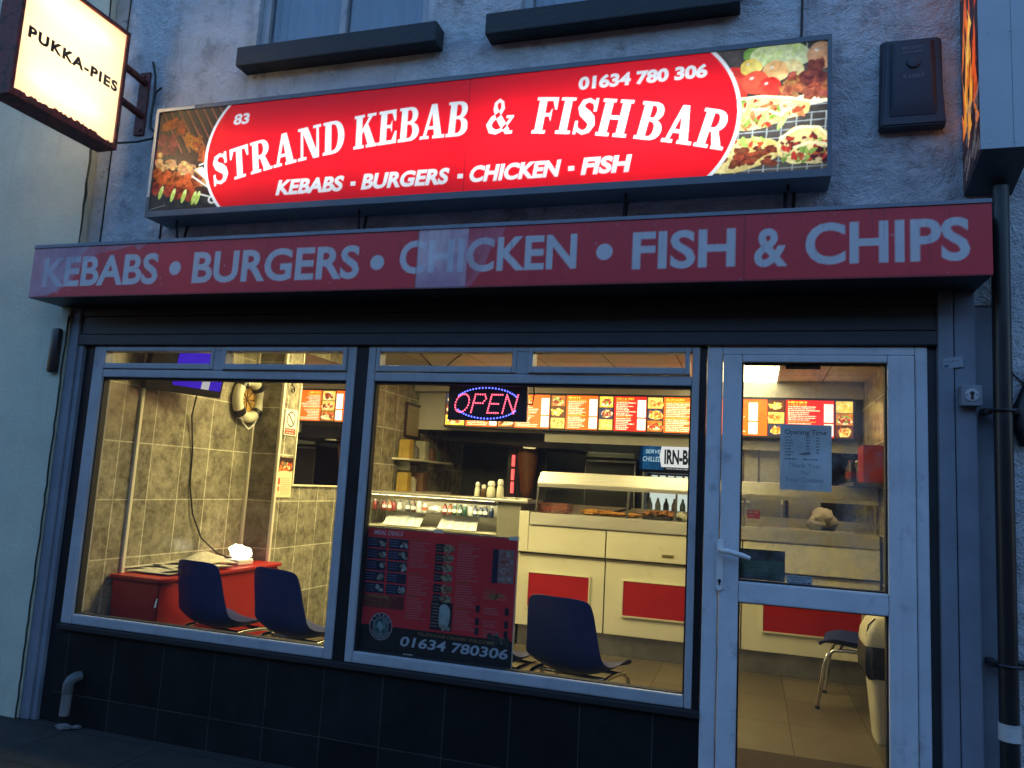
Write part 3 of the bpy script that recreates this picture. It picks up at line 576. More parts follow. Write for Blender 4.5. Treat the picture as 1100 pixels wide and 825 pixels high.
tm = MB(); tm.box(-3.311, -3.292, -.2085, -.2065, 2.95, 3.478); tm.box(-3.291, -3.05, -.2085, -.2065, 3.459, 3.478); tm.build('peeling_trim', M_trim, lb)
pr = Print(X0, Z0, X1-X0, Z1-Z0, .0033, RED)
def photo_left(p):
    r = random.Random(3)
    p.rect(X0, -2.75, Z0, Z1, lin(66, 42, 34), 1, (lin(28, 22, 20), .1, 5))
    for k in range(13): p.line([(-3.30+k*.055, Z1+.02), (-3.12+k*.055, 3.2)], .016, lin(30, 22, 22)); p.line([(-3.285+k*.055, Z1+.02), (-3.105+k*.055, 3.2)], .008, lin(150, 88, 62))
    p.poly([(X0, 2.86), (X0, 2.97), (-3.0, 2.95), (-2.78, 2.9), (-2.78, 2.86)], lin(34, 34, 34), 1, (lin(60, 56, 50), .05, 9))
    for k in range(26):      # chicken on the grill
        t = r.random(); p.ell(-3.22+t*.33+r.uniform(-.03, .03), 3.40-t*.25+r.uniform(-.03, .03), r.uniform(.02, .04), r.uniform(.014, .03), lin(168+r.randint(-25, 30), 92+r.randint(-15, 20), 40), r.uniform(0, 3), 1, (lin(105, 42, 20), .03, k), .25, k)
    for k in range(14): p.ell(-3.28+r.random()*.12, 3.30-r.random()*.1, .03, .02, lin(130, 56, 46), r.uniform(0, 3), 1, (lin(70, 22, 26), .03, 60+k), .25, k)
    for k in range(34):      # chopped doner meat
        t = r.random(); p.ell(-3.27+t*.33, 3.17-t*.12+r.uniform(-.045, .045), r.uniform(.02, .05), r.uniform(.01, .018), lin(206+r.randint(-30, 20), 164+r.randint(-30, 15), 100), -.35+r.uniform(-.2, .2), 1, (lin(148, 98, 54), .02, 90+k), .2, k)
    for k in range(9): t = k/8; p.ell(-3.265+t*.28, 3.07-t*.06+.018*(-1)**k, .036, .034, lin(170+r.randint(-20, 25), 86, 44), r.uniform(0, 3), 1, (lin(88, 36, 18), .03, 140+k), .2, k)
    for k, (x, z) in enumerate(((-3.17, 2.985), (-3.1, 2.965), (-3.02, 2.95), (-3.25, 3.0))): p.ell(x, z, .04, .038, lin(160, 66, 40), 0, 1, (lin(86, 30, 20), .03, 160+k), .2, k)
    for x, z in ((-3.22, 2.975), (-3.135, 2.955), (-3.06, 2.945), (-2.99, 2.93), (-2.965, 2.93)): p.ell(x, z, .013, .04, lin(170, 200, 70), -.25, 1, (lin(226, 232, 150), .02, 3))
    for a, b in (((-2.95, 2.95), (-2.84, 2.92)), ((-3.0, 3.10), (-2.88, 3.0)), ((-3.02, 3.06), (-2.86, 2.96)), ((-2.98, 3.12), (-2.9, 3.14)), ((-2.97, 3.085), (-2.89, 3.1))): p.line([a, b], .008, lin(226, 224, 212))
    p.poly([(-2.985, 3.10), (-2.955, 3.11), (-2.86, 2.99), (-2.87, 2.97)], lin(220, 218, 205))
    for q in range(2): p.ell(-2.865, 2.915, .03-.012*q, .024-.01*q, (lin(226, 224, 212), lin(40, 38, 36))[q])
    p.line([(X0, 2.875), (-3.18, 2.9)], .004, lin(150, 150, 150))
def photo_right(p):
    r = random.Random(9)
    p.rect(-.28, X1, Z0, Z1, lin(92, 84, 74), 1, (lin(60, 52, 46), .12, 15))
    for k in range(9):
        p.line([(-.22+k*.06, Z0), (-.2+k*.06, 3.13)], .005, lin(164, 170, 164)); p.line([(-.25, 2.88+k*.035), (X1, 2.885+k*.035)], .005, lin(150, 156, 152))
    def fruit(x, z, rx, rz, c, c2, k): p.ell(x, z, rx, rz, c, 0, 1, (c2, .09, k), .05, k); p.ell(x-rx*.3, z+rz*.4, rx*.16, rz*.12, lin(255, 240, 220), .3, .8)
    fruit(-.105, 3.32, .05, .055, lin(214, 44, 34), lin(236, 78, 56), 1); fruit(-.10, 3.24, .05, .05, lin(206, 36, 30), lin(232, 70, 50), 2)
    p.ell(-.02, 3.42, .05, .045, lin(96, 152, 52), .4, 1, (lin(150, 190, 90), .03, 4), .2, 4)
    p.ell(.09, 3.41, .125, .065, lin(206, 222, 134), -.1, 1, (lin(232, 238, 180), .04, 5), .08, 5)
    for k in range(7): p.line([(-.02+k*.035, 3.36), (.02+k*.03, 3.46)], .004, lin(232, 240, 196), .7)
    fruit(.255, 3.39, .055, .065, lin(224, 150, 96), lin(238, 180, 130), 6)
    fruit(-.035, 3.365, .048, .04, lin(246, 204, 70), lin(250, 226, 120), 7); fruit(.07, 3.335, .058, .05, lin(238, 164, 90), lin(248, 206, 140), 8)
    fruit(-.015, 3.29, .06, .055, lin(222, 50, 36), lin(240, 92, 62), 9); fruit(.045, 3.262, .05, .048, lin(216, 42, 34), lin(238, 80, 56), 10)
    p.ell(.15, 3.345, .045, .03, lin(240, 222, 160), -.8, 1, (lin(226, 196, 120), .03, 11))
    p.ell(.215, 3.19, .11, .025, lin(242, 226, 190), .05)
    for k in range(34): p.ell(r.uniform(.10, .29), r.uniform(3.205, 3.30)+.0, r.uniform(.02, .036), r.uniform(.016, .026), lin(202+r.randint(-40, 30), 122+r.randint(-30, 24), 74), r.uniform(0, 3), 1, (lin(130, 60, 34), .03, 200+k), .2, k)
    for k in range(10): p.ell(r.uniform(.19, .29), r.uniform(3.28, 3.35), .03, .022, lin(140, 70, 52), r.uniform(0, 3), 1, (lin(84, 36, 34), .03, 240+k), .2, k)
    def pita(x, z, rx, rz, rot, k, meat):
        p.ell(x, z, rx, rz, lin(240, 222, 150), rot, 1, (lin(222, 190, 110), .05, k), .06, k)
        for q in range(46):
            u, v = r.uniform(-.85, .85), r.uniform(-.75, .45); cc = r.choice((meat, meat, lin(206, 62, 44), lin(150, 180, 76), lin(240, 214, 150), lin(196, 90, 50)))
            p.ell(x+rx*u*math.cos(rot)-rz*v*math.sin(rot), z+rx*u*math.sin(rot)+rz*v*math.cos(rot), r.uniform(.008, .024), r.uniform(.006, .013), cc, r.uniform(0, 3), 1, (tuple(c*.5 for c in cc), .015, q+k*50), .2, q)
        p.line([(x-rx*.9*math.cos(rot), z-rx*.9*math.sin(rot)+rz*.55), (x-rx*.2, z+rz*.95), (x+rx*.5, z+rz*.8+rx*.5*math.sin(rot)), (x+rx*.95, z+rz*.2)], .012, lin(246, 230, 176))
    pita(.05, 3.17, .17, .055, -.12, 20, lin(214, 140, 84)); pita(-.03, 3.12, .12, .05, .0, 21, lin(210, 130, 80))
    for x, z in ((.02, 3.12), (.1, 3.10), (-.05, 3.15)): p.ell(x, z, .012, .045, lin(156, 188, 84), -.5, 1, (lin(196, 214, 130), .02, 3))
    p.ell(-.09, 2.955, .19, .075, lin(238, 222, 150), .12, 1, (lin(216, 186, 104), .04, 23), .05, 3)
    for k in range(60): p.ell(-.09+r.uniform(-.16, .16), 2.95+r.uniform(-.045, .035), r.uniform(.014, .03), r.uniform(.009, .016), lin(150+r.randint(-30, 20), 74, 40), r.uniform(-.2, .4), 1, (lin(92, 34, 18), .015, 300+k), .2, k)
    for k in range(22): p.ell(-.12+r.uniform(-.1, .14), 3.01+r.uniform(-.015, .02), r.uniform(.01, .024), .009, r.choice((lin(214, 76, 44), lin(226, 206, 130), lin(170, 196, 90))), r.uniform(0, 3))
    pita(.19, 2.985, .115, .085, .12, 25, lin(120, 44, 34)); pita(.225, 2.945, .09, .05, .0, 26, lin(96, 34, 30))
photo_left(pr); photo_right(pr); pr.noise(.05, .22, 31); pr.noise(.014, .30, 33)
def arc(xs, xm, zs): return [(x, z) for x, z in zip(xs, zs)]
la = [(-2.937+.45*(1-math.sqrt(max(0, 1-((z-3.163)/.43)**2))), z) for z in np.linspace(Z0, Z1, 40)]
ra = [(-.083-.45*(1-math.sqrt(max(0, 1-((z-3.165)/.43)**2))), z) for z in np.linspace(Z0, Z1, 40)]
pr.poly([(x, z) for x, z in la]+[(x, z) for x, z in ra[::-1]], RED); pr.line(la, .016, WHT); pr.line(ra, .016, WHT)
base = lambda x: 3.16-(.09 if x < -1.48 else .1)*(x+1.48)**2
for wd, a, b in (('STRAND', -2.868, -2.066), ('KEBAB', -2.015, -1.385), ('&', -1.29, -1.15), ('FISH', -1.05, -.59), ('BAR', -.555, -.155)): serif_word(pr, wd, a, b, .183, base, WHT)
for st, a, b in (('KEBABS', -2.462, -2.05), ('BURGERS', -1.952, -1.46), ('CHICKEN', -1.362, -.893), ('FISH', -.796, -.557)): pr.text(st, a, 2.914, .083, WHT, b-a-.014, .042, .16)
for x in (-2.0, -1.405, -.843): pr.rect(x-.014, x+.014, 2.938, 2.961, WHT)
pr.text('01634 780 306', -.828, 3.340, .064, WHT, .60, .045, .05); pr.text('83', -2.782, 3.338, .062, WHT, .10, .035, .12)
pr.line([(-1.385, Z0), (-1.385, Z1)], .003, lin(150, 10, 16))
pr.sheet('printed_face', M_trans, lb, onY(-.2))
for x, e in ((-2.95, 20), (-2.35, 15), (-1.75, 15), (-1.1, 24), (-.5, 31), (-.01, 24)): area('sign_tube', lb, (x, -.045, 3.13), (R(90), 0, 0), .56, .26, e)
for x in (-3.16, -2.0, -.6, .12):
    br = MB(); br.tube([(x, -.03, 2.835), (x, -.05, 2.75), (x, -.10, 2.735), (x+.01, -.13, 2.80), (x+.01, -.13, 2.834)], .007, 6)
    br.build('support_hook', M_black, lb)

# ------------------------------------------------------------------ red fascia with worn vinyl lettering
fa = thing('fascia_sign', 'worn unlit red fascia board with peeling film and pale lettering', 'fascia sign', (-1.5, -.03, 2.35))
MB().box(-3.975, .872, -.296, -.05, 2.352, 2.652, .006).box(-3.975, .872, -.049, -.031, 2.352, 2.60).build('box', M_lint, fa)
RF = lin(206, 44, 52); LT = lin(204, 198, 198)
pr = Print(-3.976, 2.353, 4.849, .300, .0045, RF)
pr.noise(.5, .14, 2)
for st, a, b, z, h in (('KEBABS', -3.887, -3.084, 2.416, .168), ('BURGERS', -2.858, -1.868, 2.414, .166), ('CHICKEN', -1.651, -.775, 2.430, .160), ('FISH', -.523, -.087, 2.418, .166), ('&', -.01, .123, 2.414, .166), ('CHIPS', .192, .794, 2.417, .172)): pr.text(st, a, z, h, LT, b-a, .026)
for x, z in ((-2.973, 2.498), (-1.771, 2.490), (-.648, 2.502)): pr.ell(x, z, .037, .037, LT)
film = lin(176, 158, 176)
pr.poly([(-3.98, 2.66), (-3.165, 2.66), (-3.19, 2.632), (-3.23, 2.605), (-3.27, 2.635), (-3.36, 2.615), (-3.5, 2.6), (-3.6, 2.55), (-3.66, 2.47), (-3.70, 2.43), (-3.745, 2.40), (-3.77, 2.375), (-3.80, 2.392), (-3.83, 2.36), (-3.98, 2.35)], film, .42, (lin(150, 110, 130), .12, 8))
pr.poly([(-3.98, 2.66), (-3.55, 2.66), (-3.62, 2.60), (-3.70, 2.52), (-3.74, 2.44), (-3.78, 2.385), (-3.84, 2.37), (-3.98, 2.36)], lin(170, 174, 190), .5, (lin(150, 140, 160), .1, 18))
pr.rect(-1.559, -1.303, 2.35, 2.66, lin(222, 212, 214), .70, (lin(160, 150, 170), .2, 28))
pr.poly([(-1.303, 2.66), (-1.115, 2.66), (-1.13, 2.60), (-1.19, 2.53), (-1.215, 2.45), (-1.25, 2.40), (-1.29, 2.35), (-1.303, 2.35)], lin(178, 150, 166), .38, (lin(160, 90, 106), .1, 38))
pr.rect(-3.98, .88, 2.353, 2.362, lin(60, 20, 26), .6)
q = random.Random(77)
for k in range(150):
    x = q.uniform(-3.97, .87); l = q.uniform(.03, .22); wd_ = q.uniform(.002, .009); zt = q.choice((2.653, 2.653, q.uniform(2.5, 2.65)))
    pr.poly([(x, zt), (x+wd_, zt), (x+wd_*.7, zt-l*.7), (x+wd_*.4, zt-l)], lin(70, 34, 40), q.uniform(.10, .32))
for x in (-1.56, -.05): pr.line([(x, 2.35), (x, 2.66)], .004, lin(70, 22, 30), .7)
for k in range(90): pr.ell(q.uniform(-3.97, .87), q.uniform(2.36, 2.65), q.uniform(.002, .006), q.uniform(.002, .005), q.choice((lin(70, 30, 36), lin(190, 170, 176))), 0, q.uniform(.2, .6))
pr.noise(.06, .07, 6); pr.noise(.012, .05, 7)
pr.sheet('printed_panel', M_vinyl, fa, onY(-.2985))
ft = MB(); ft.box(-3.977, .874, -.304, -.2995, 2.6445, 2.657); ft.box(-3.977, -1.0, -.30, -.04, 2.6575, 2.664); ft.box(-.998, .874, -.30, -.04, 2.6575, 2.662); ft.build('trim', M_gpil, fa)

# ------------------------------------------------------------------ projecting pie sign (left)
ps = thing('projecting_sign', 'square glowing white pies sign on a rusty wall bracket, tilted towards street', 'projecting sign', (-3.56, -.02, 3.5))
ya, yb, za, zb, xa, xb = -.945, -.268, 3.215, 3.935, -3.645, -3.505
f = MB()
for q in ((ya, ya+.022, za, zb), (yb-.022, yb, za, zb), (ya+.0225, yb-.0225, za, za+.026), (ya+.0225, yb-.0225, zb-.022, zb)): f.box(xa, xb, q[0], q[1], q[2], q[3], .004)
r = random.Random(5); dirt = [(ya+.02+(yb-ya-.04)*k/50, za+.03+r.uniform(-.004, .012)+.012*math.exp(-((k-25)/14)**2)) for k in range(51)]
f.prism([(ya+.02, za+.01)]+dirt+[(yb-.02, za+.01)], 'x', xb-.012, xb-.004)
f.build('frame', M_rust, ps)
M_opal = bpy.data.materials.new('opal_acrylic'); M_opal.use_nodes = True
n = M_opal.node_tree; tl = n.nodes.new('ShaderNodeBsdfTranslucent'); tl.inputs[0].default_value = (.95, .88, .70, 1); P = n.nodes['Principled BSDF']; P.inputs['Base Color'].default_value = (.8, .76, .66, 1); P.inputs['Roughness'].default_value = .3
mx = n.nodes.new('ShaderNodeMixShader'); mx.inputs[0].default_value = .6; n.links.new(P.outputs[0], mx.inputs[1]); n.links.new(tl.outputs[0], mx.inputs[2]); n.links.new(mx.outputs[0], n.nodes['Material Output'].inputs[0])
MB().box(xb-.014, xb-.012, ya+.02, yb-.02, za+.02, zb-.02).build('opal_panel', M_opal, ps)
MB().box(xa+.012, xa+.014, ya+.02, yb-.02, za+.02, zb-.02).build('opal_panel', M_opal, ps)
letters('lettering', 'PUKKA-PIES', -.885, 3.548, .062, onX(xb-.0095), M_black, ps, wid=.575, bold=.05, track=1.22)
for z, y0_, y1_, e in ((3.80, -.86, -.40, 150), (3.37, -.84, -.42, 135)):
    area('sign_tube', ps, (-3.572, (y0_+y1_)/2, z), (0, R(-90), 0), .03, y1_-y0_, e*.36, (1, .94, .82))
    area('sign_tube', ps, (-3.578, (y0_+y1_)/2, z), (0, R(90), 0), .05, y1_-y0_, e*.8, (1, .94, .82))
b = MB(); b.box(-3.642, -3.566, -.034, -.021, 3.43, 3.835, .003)
for z in (3.765, 3.555): b.tube([(-3.60, -.03, z), (-3.585, -.12, z+.0), (-3.572, -.27, z+.005)], .022, 8)
for y, z in ((-3.61, 3.81), (-3.595, 3.46)): b.lathe([(0, 0), (.012, 0), (.012, .008), (0, .008)], (y, -.035, z), 8, Matrix.Rotation(R(90), 4, 'X'))
b.build('bracket', M_rust, ps)
cb = MB(); cb.tube([(-3.56, -.03, 3.90), (-3.52, -.04, 3.80), (-3.515, -.035, 3.70), (-3.525, -.03, 3.55), (-3.52, -.03, 3.47), (-3.47, -.04, 3.43), (-3.43, -.05, 3.44)], .007, 6)
cb.tube([(-3.57, -.28, 3.22), (-3.6, -.2, 3.30), (-3.56, -.08, 3.36), (-3.49, -.035, 3.395), (-3.47, -.03, 3.43)], .007, 6); cb.tube([(-3.515, -.035, 3.62), (-3.50, -.04, 3.69), (-3.465, -.035, 3.72)], .006, 6)
cb.build('supply_cable', M_cablebk, ps, smooth=True)

# ------------------------------------------------------------------ flame sign at the right end
fs = thing('flame_sign', 'tall projecting light box with glowing flames on its side, at the right end', 'projecting sign', (.92, -.02, 2.8))
M_lblue = mat('pale_sheet_metal', (.42, .46, .50), .45, var=.08, vscale=5, dark=(.25, .26, .28), dscale=7, dthr=(.64, .74))
xa, xb = .842, 1.02
f = MB(); f.hexa([(xa, -.30, 2.858), (xb, -.30, 2.866), (xb, -.024, 2.772), (xa, -.024, 2.776), (xa, -.30, 4.6), (xb, -.30, 4.6), (xb, -.024, 4.6), (xa, -.024, 4.6)]); f.build('body', mat('dark_box_metal', (.08, .085, .095), .5, var=.1), fs)
s = MB(); s.box(xa-.004, .951, -.3065, -.3005, 2.862, 4.6, .0015); s.box(.954, xb+.004, -.3065, -.3005, 2.862, 4.6, .0015); s.box(.95, .955, -.3035, -.3005, 2.863, 4.6)
for x in (.875, .945, .96, 1.01):
    for z in (2.885, 3.35, 3.85): s.lathe([(0, 0), (.004, 0), (.004, .002), (0, .002)], (x, -.3065, z), 8, Matrix.Rotation(R(90), 4, 'X'))
s.build('end_panel', M_lblue, fs)
pr = Print(.03, 2.79, .262, 1.8, .004, lin(24, 14, 18)); r = random.Random(4)
pr.noise(.1, .5, 1)
for k in range(70):
    x, z = r.uniform(.06, .27), r.uniform(2.92, 4.5); h = r.uniform(.12, .4); wd = r.uniform(.012, .035); lean = r.uniform(-.05, .03)
    cc = r.choice((lin(236, 116, 30), lin(248, 160, 50), lin(222, 84, 24), lin(252, 196, 90), lin(200, 60, 20)))
    pr.poly([(x-wd, z), (x+wd, z+h*.1), (x+wd*.7+lean, z+h*.6), (x+lean*1.6, z+h), (x-wd*.4+lean*.5, z+h*.5)], cc, .9, (tuple(v*.55 for v in cc), .05, k))
for k in range(30):
    x, z = r.uniform(.04, .28), r.uniform(2.80, 3.08); pr.line([(x, z), (x+.03, z+.05)], .007, lin(120, 116, 116), .7); pr.line([(x, z+.03), (x+.03, z)], .005, lin(70, 66, 70), .7)
def flame_place(P, X, Z): P[..., 0] = xa-.0025; P[..., 1] = -X; zl = 2.776+(2.858-2.776)*(X-.024)/.276; P[..., 2] = zl+.012+(Z-2.79)/1.8*(4.59-zl-.012)
pr.a = pr.a[:, ::-1]; 
def flame_flip(P, X, Z): flame_place(P, .322-X, Z)
pr.sheet('flame_panel', M_litsoft, fs, flame_flip)

# ------------------------------------------------------------------ small things fixed to the front
al = thing('alarm_box', 'old dark blue alarm bell box high on the grey render', 'alarm box', (.64, -.02, 3.3))
M_al = mat('faded_navy_plastic', (.030, .036, .055), .55, var=.2, vscale=7, dark=(.055, .06, .075), dscale=6, dthr=(.58, .7))
b = MB(); b.hexa([(.508, -.024, 3.085), (.772, -.024, 3.082), (.768, -.085, 3.09), (.512, -.085, 3.092), (.515, -.024, 3.515), (.768, -.024, 3.512), (.745, -.06, 3.50), (.535, -.06, 3.502)], .006)
b.hexa([(.545, -.084, 3.13), (.735, -.084, 3.13), (.715, -.100, 3.20), (.56, -.100, 3.20), (.55, -.06, 3.49), (.735, -.06, 3.49), (.71, -.085, 3.47), (.57, -.085, 3.47)], .004); b.build('cover', M_al, al, smooth=True)
M_alt = mat('faded_print', (.16, .17, .20), .7, var=.3, vscale=60)
def al_y(P, X, Z): P[..., 0] = X; P[..., 1] = -.102+(Z-3.20)/.27*.015; P[..., 2] = Z
letters('lettering', 'SECURITY', .598, 3.438, .014, al_y, M_alt, al, wid=.085, bold=.02); letters('lettering', 'SYSTEMS', .602, 3.418, .012, al_y, M_alt, al, wid=.075, bold=.02); letters('lettering', '53207', .6, 3.30, .017, al_y, M_alt, al, wid=.085, bold=.02)
MB().lathe([(0, 0), (.028, 0), (.025, .006), (.012, .009), (0, .009)], (.642, -.093, 3.373), 20, Matrix.Rotation(R(87), 4, 'X'))  .build('emblem', M_al, al, smooth=True)
dp = thing('downpipe', 'black cast iron downpipe on the right edge with a white collar', 'downpipe', (.945, -.1, 0))
MB().tube([(.955, -.1, 2.78), (.948, -.1, 1.9), (.942, -.1, .66), (.940, -.1, .02)], .034, 20).build('pipe', M_black, dp, smooth=True)
MB().tube([(.942, -.1, .598), (.9425, -.1, .66)], .038, 20).build('collar', mat('white_collar', (.55, .55, .54), .6, var=.15, vscale=20), dp, smooth=True)
for z in (1.85, .872):
    b = MB(); b.tube([(.905-.002, -.1, z), (.908, -.125, z), (.945, -.139, z), (.982, -.125, z), (.985, -.1, z)], .006, 6)
    for x in (.897, .995): b.box(x-.014, x+.014, -.1, -.02, z-.012, z+.012, .003)
    b.build('bracket', M_black, dp)
MB().tube([(1.04, -.04, 1.72), (1.015, -.06, 1.80), (1.02, -.05, 1.86), (1.05, -.04, 1.95), (1.08, -.03, 2.05)], [.02, .03, .028, .02, .012], 10).build('cable_bundle', M_cablebk, shop, smooth=True)
MB().tube([(.99, -.024, 1.77), (1.3, -.026, 1.768)], .003, 5).tube([(1.0, -.024, 2.02), (1.06, -.027, 1.95), (1.2, -.026, 1.9)], .003, 5).build('wall_cable', M_cablebk, shop)
ks = thing('key_switch', 'small grey metal key switch box on the right pilaster', 'key switch', (.838, -.06, 1.91))
MB().box(.800, .876, -.105, -.0605, 1.868, 1.952, .005).build('box', mat('galvanised_box', (.22, .235, .26), .5, var=.2, vscale=14), ks)
MB().lathe([(0, 0), (.027, 0), (.026, .003), (0, .004)], (.838, -.106, 1.912), 24, Matrix.Rotation(R(90), 4, 'X'), sq=1).build('lock_face', mat('zinc_plate', (.5, .52, .55), .35, metal=.4), ks, smooth=True)
MB().lathe([(0, 0), (.0085, 0), (.0085, .0015), (0, .0015)], (.838, -.110, 1.918), 14, Matrix.Rotation(R(90), 4, 'X')).box(.8335, .8425, -.1118, -.110, 1.893, 1.916).lathe([(0, 0), (.003, 0), (0, .001)], (.819, -.110, 1.912), 8, Matrix.Rotation(R(90), 4, 'X')).lathe([(0, 0), (.003, 0), (0, .001)], (.857, -.110, 1.912), 8, Matrix.Rotation(R(90), 4, 'X')).build('keyhole', M_black, ks)
pr = Print(.745, 2.024, .075, .045, .0015, lin(150, 158, 168)); pr.greek(.755, 2.05, .05, .004, lin(90, 96, 110), 1); pr.ell(.758, 2.034, .009, .006, lin(70, 90, 120)); pr.noise(.01, .2, 3)
def st_place(P, X, Z): P[..., 0] = X; P[..., 1] = -.0618-.0015*np.sin(X*80); P[..., 2] = Z+(X-.745)*.12
pr.sheet('pilaster_sticker', M_matte, None, st_place, (.78, -.06, 2.04)); tag(bpy.data.objects['pilaster_sticker'], 'torn white sticker on the grey pilaster above the key switch', 'sticker')
wp = thing('waste_pipe', 'short white waste pipe with dark elbow at the foot of black tiles', 'waste pipe', (-3.565, -.07, .06))
MB().tube([(-3.571, -.075, .065), (-3.566, -.075, .185)], .026, 14).build('pipe', mat('grubby_white_pvc', (.20, .20, .19), .5, var=.2, vscale=12), wp, smooth=True)
MB().tube([(-3.566, -.075, .18), (-3.565, -.075, .225), (-3.558, -.068, .25), (-3.548, -.05, .262), (-3.54, -.025, .264)], [.029, .029, .029, .028, .028], 14).build('elbow', mat('grey_pvc', (.10, .105, .105), .5, var=.2, vscale=12), wp, smooth=True)
tag(MB().lump((-3.55, -.09, .012), (.045, .03, .012), 3, .4).lump((-3.49, -.06, .01), (.02, .02, .01), 4, .4).build('rubble', mat('mortar_rubble', (.16, .16, .15), .95), origin=(-3.55, -.09, 0), smooth=True), 'crumbled mortar lying under the white waste pipe', 'rubble')
for lbl, nm, pts, r_ in (('thin black cable running down the render to the top of the red light box', 'sign_cable', [(.192, -.026, 4.9), (.19, -.03, 3.9), (.185, -.03, 3.60), (.17, -.04, 3.54), (.165, -.06, 3.486)], .006),
        ('short thick black cable hanging below the right end of the light box', 'sign_cable', [(.16, -.03, 2.83), (.155, -.028, 2.67)], .008), ('thin black cable below the left end of the light box', 'sign_cable', [(-3.36, -.025, 2.86), (-3.355, -.026, 2.67)], .005)):
    tag(MB().tube(pts, r_, 6).build(nm, M_cablebk, origin=pts[-1]), lbl, 'cable')

# ------------------------------------------------------------------ inside: ceiling lights
M_tube2 = emis('dimmer_fluorescent', (1, .82, .42), 9)
M_tube = emis('fluorescent_panel', (1, .80, .34), 46)
M_tube3 = emis('worn_fluorescent_panel', (1, .80, .34), 17)
for x0, y0, lab in ((-2.95, 1.22, 'recessed ceiling light panel above the waiting chairs'), (-1.0, 1.25, 'recessed ceiling light panel above the customer side of the counter'), (-2.1, 4.3, 'recessed ceiling light panel in the kitchen behind the menu board'), (-.40, 2.86, 'recessed ceiling light panel nearest the menu board, glimpsed through the door top')):
    L_ = thing('ceiling_light', lab, 'ceiling light', (x0+.3, y0+.6, 2.54), 'recessed ceiling light panels')
    f = MB()
    for q in ((x0-.02, x0, y0-.02, y0+1.22), (x0+.6, x0+.62, y0-.02, y0+1.22), (x0, x0+.6, y0-.02, y0), (x0, x0+.6, y0+1.2, y0+1.22)): f.box(q[0], q[1], q[2], q[3], 2.535, 2.549)
    f.build('frame', M_white, L_); MB().box(x0+.001, x0+.599, y0+.001, y0+1.199, 2.541, 2.548).build('diffuser', (M_tube if x0 < -2 else M_tube3) if y0 < 2 else (emis('dim_panel', (1, .86, .55), 2.5) if y0 > 4 else M_tube2), L_)

# ------------------------------------------------------------------ menu board
mb = thing('menu_board', 'long backlit orange and red menu board hanging above the counter', 'menu board', (-1.1, 4.0, 2.03))
c = MB(); c.box(-3.13, .88, 3.985, 4.0, 2.015, 2.034); c.box(-3.13, .88, 3.985, 4.0, 2.376, 2.392); c.box(-3.13, .88, 4.0, 4.10, 2.015, 2.392); c.build('casing', M_lint, mb)
ORA, RD2, YEL, CRM = lin(238, 92, 24), lin(206, 34, 22), lin(255, 196, 60), lin(255, 240, 190)
pr = Print(-3.13, 2.034, 4.01, .342, .0038, lin(30, 20, 18)); r = random.Random(21)
def menu_text(x0, x1, col, price, seed, title=None, hcol=YEL):
    pr.rect(x0, x1, 2.034, 2.376, col); q = random.Random(seed)
    xt = x1-.085 if price else x1
    if title: pr.text(title, x0+.02, 2.342, .02, hcol, min(.17, xt-x0-.05), .01, .2)
    else: pr.greek(x0+.02, 2.344, (xt-x0)*.5, .018, hcol, seed)
    for k in range(17):
        z = 2.325-k*.0172
        if k in (8, 9) and seed % 2: continue
        pr.greek(x0+.02, z, (xt-x0)*q.uniform(.45, .85), .0085, CRM if k % 9 else hcol, seed*40+k, .95)
    if price:
        for za, zb in ((2.05, 2.16), (2.175, 2.34)): pr.rect(xt, x1-.006, za, zb, lin(255, 246, 214))
        for k in range(15): pr.greek(xt+.012, 2.326-k*.0185, .05, .006, lin(226, 170, 90), seed*9+k, .5)
def menu_pics(x0, x1, seed):
    pr.rect(x0, x1, 2.034, 2.376, lin(60, 36, 24)); q = random.Random(seed*13+5)
    for k in range(3):
        z = 2.093+k*.112; x = (x0+x1)/2; wd = x1-x0; kind = q.randrange(4)
        bgc = q.choice((lin(250, 206, 70), lin(96, 50, 26), lin(232, 190, 90), lin(52, 56, 76), lin(190, 110, 40)))
        pr.rect(x0+.004, x1-.004, z-.052, z+.053, bgc, 1, (tuple(v*.6 for v in bgc), .06, seed+k))
        cx_, rx, rz = x+q.uniform(-.01, .01), wd*q.uniform(.34, .5), q.uniform(.03, .046); ro = q.uniform(-.3, .3)
        if kind != 2: pr.ell(cx_, z-.006, rx, rz, lin(250, 232, 180) if kind else lin(236, 188, 96), ro*.4, 1, (lin(214, 160, 80), .03, seed+k), .1, seed+k)
        for j in range(30):
            u, v = q.uniform(-.85, .85), q.uniform(-.8, .8); cc = q.choice(((lin(224, 150, 50), lin(196, 98, 36), lin(244, 208, 110)), (lin(150, 60, 30), lin(196, 70, 40), lin(140, 160, 60)), (lin(244, 214, 90), lin(250, 230, 140), lin(226, 180, 60)), (lin(120, 54, 28), lin(232, 190, 120), lin(200, 60, 40)))[kind])
            pr.ell(cx_+u*rx*.9, z+v*rz*.8, q.uniform(.007, .026), q.uniform(.005, .013), cc, q.uniform(0, 3), 1, (tuple(c*.6 for c in cc), .012, seed*90+j), .2, j)
menu_pics(-3.12, -2.90, 1); menu_text(-2.885, -2.54, ORA, True, 2); menu_pics(-2.53, -2.365, 3); menu_text(-2.355, -1.985, ORA, True, 4); menu_pics(-1.97, -1.82, 5); menu_text(-1.81, -1.488, ORA, True, 6)
menu_pics(-1.474, -1.332, 7); menu_text(-1.322, -1.005, RD2, True, 8, 'FISH & PIES'); menu_pics(-.995, -.845, 9); menu_text(-.835, -.47, ORA, False, 10, 'BURGERS'); menu_pics(-.455, -.31, 11); menu_text(-.30, .04, ORA, True, 12)
menu_pics(.125, .275, 13); pr.rect(.04, .12, 2.034, 2.376, ORA); menu_text(.283, .70, RD2, True, 14); menu_pics(.712, .862, 15)
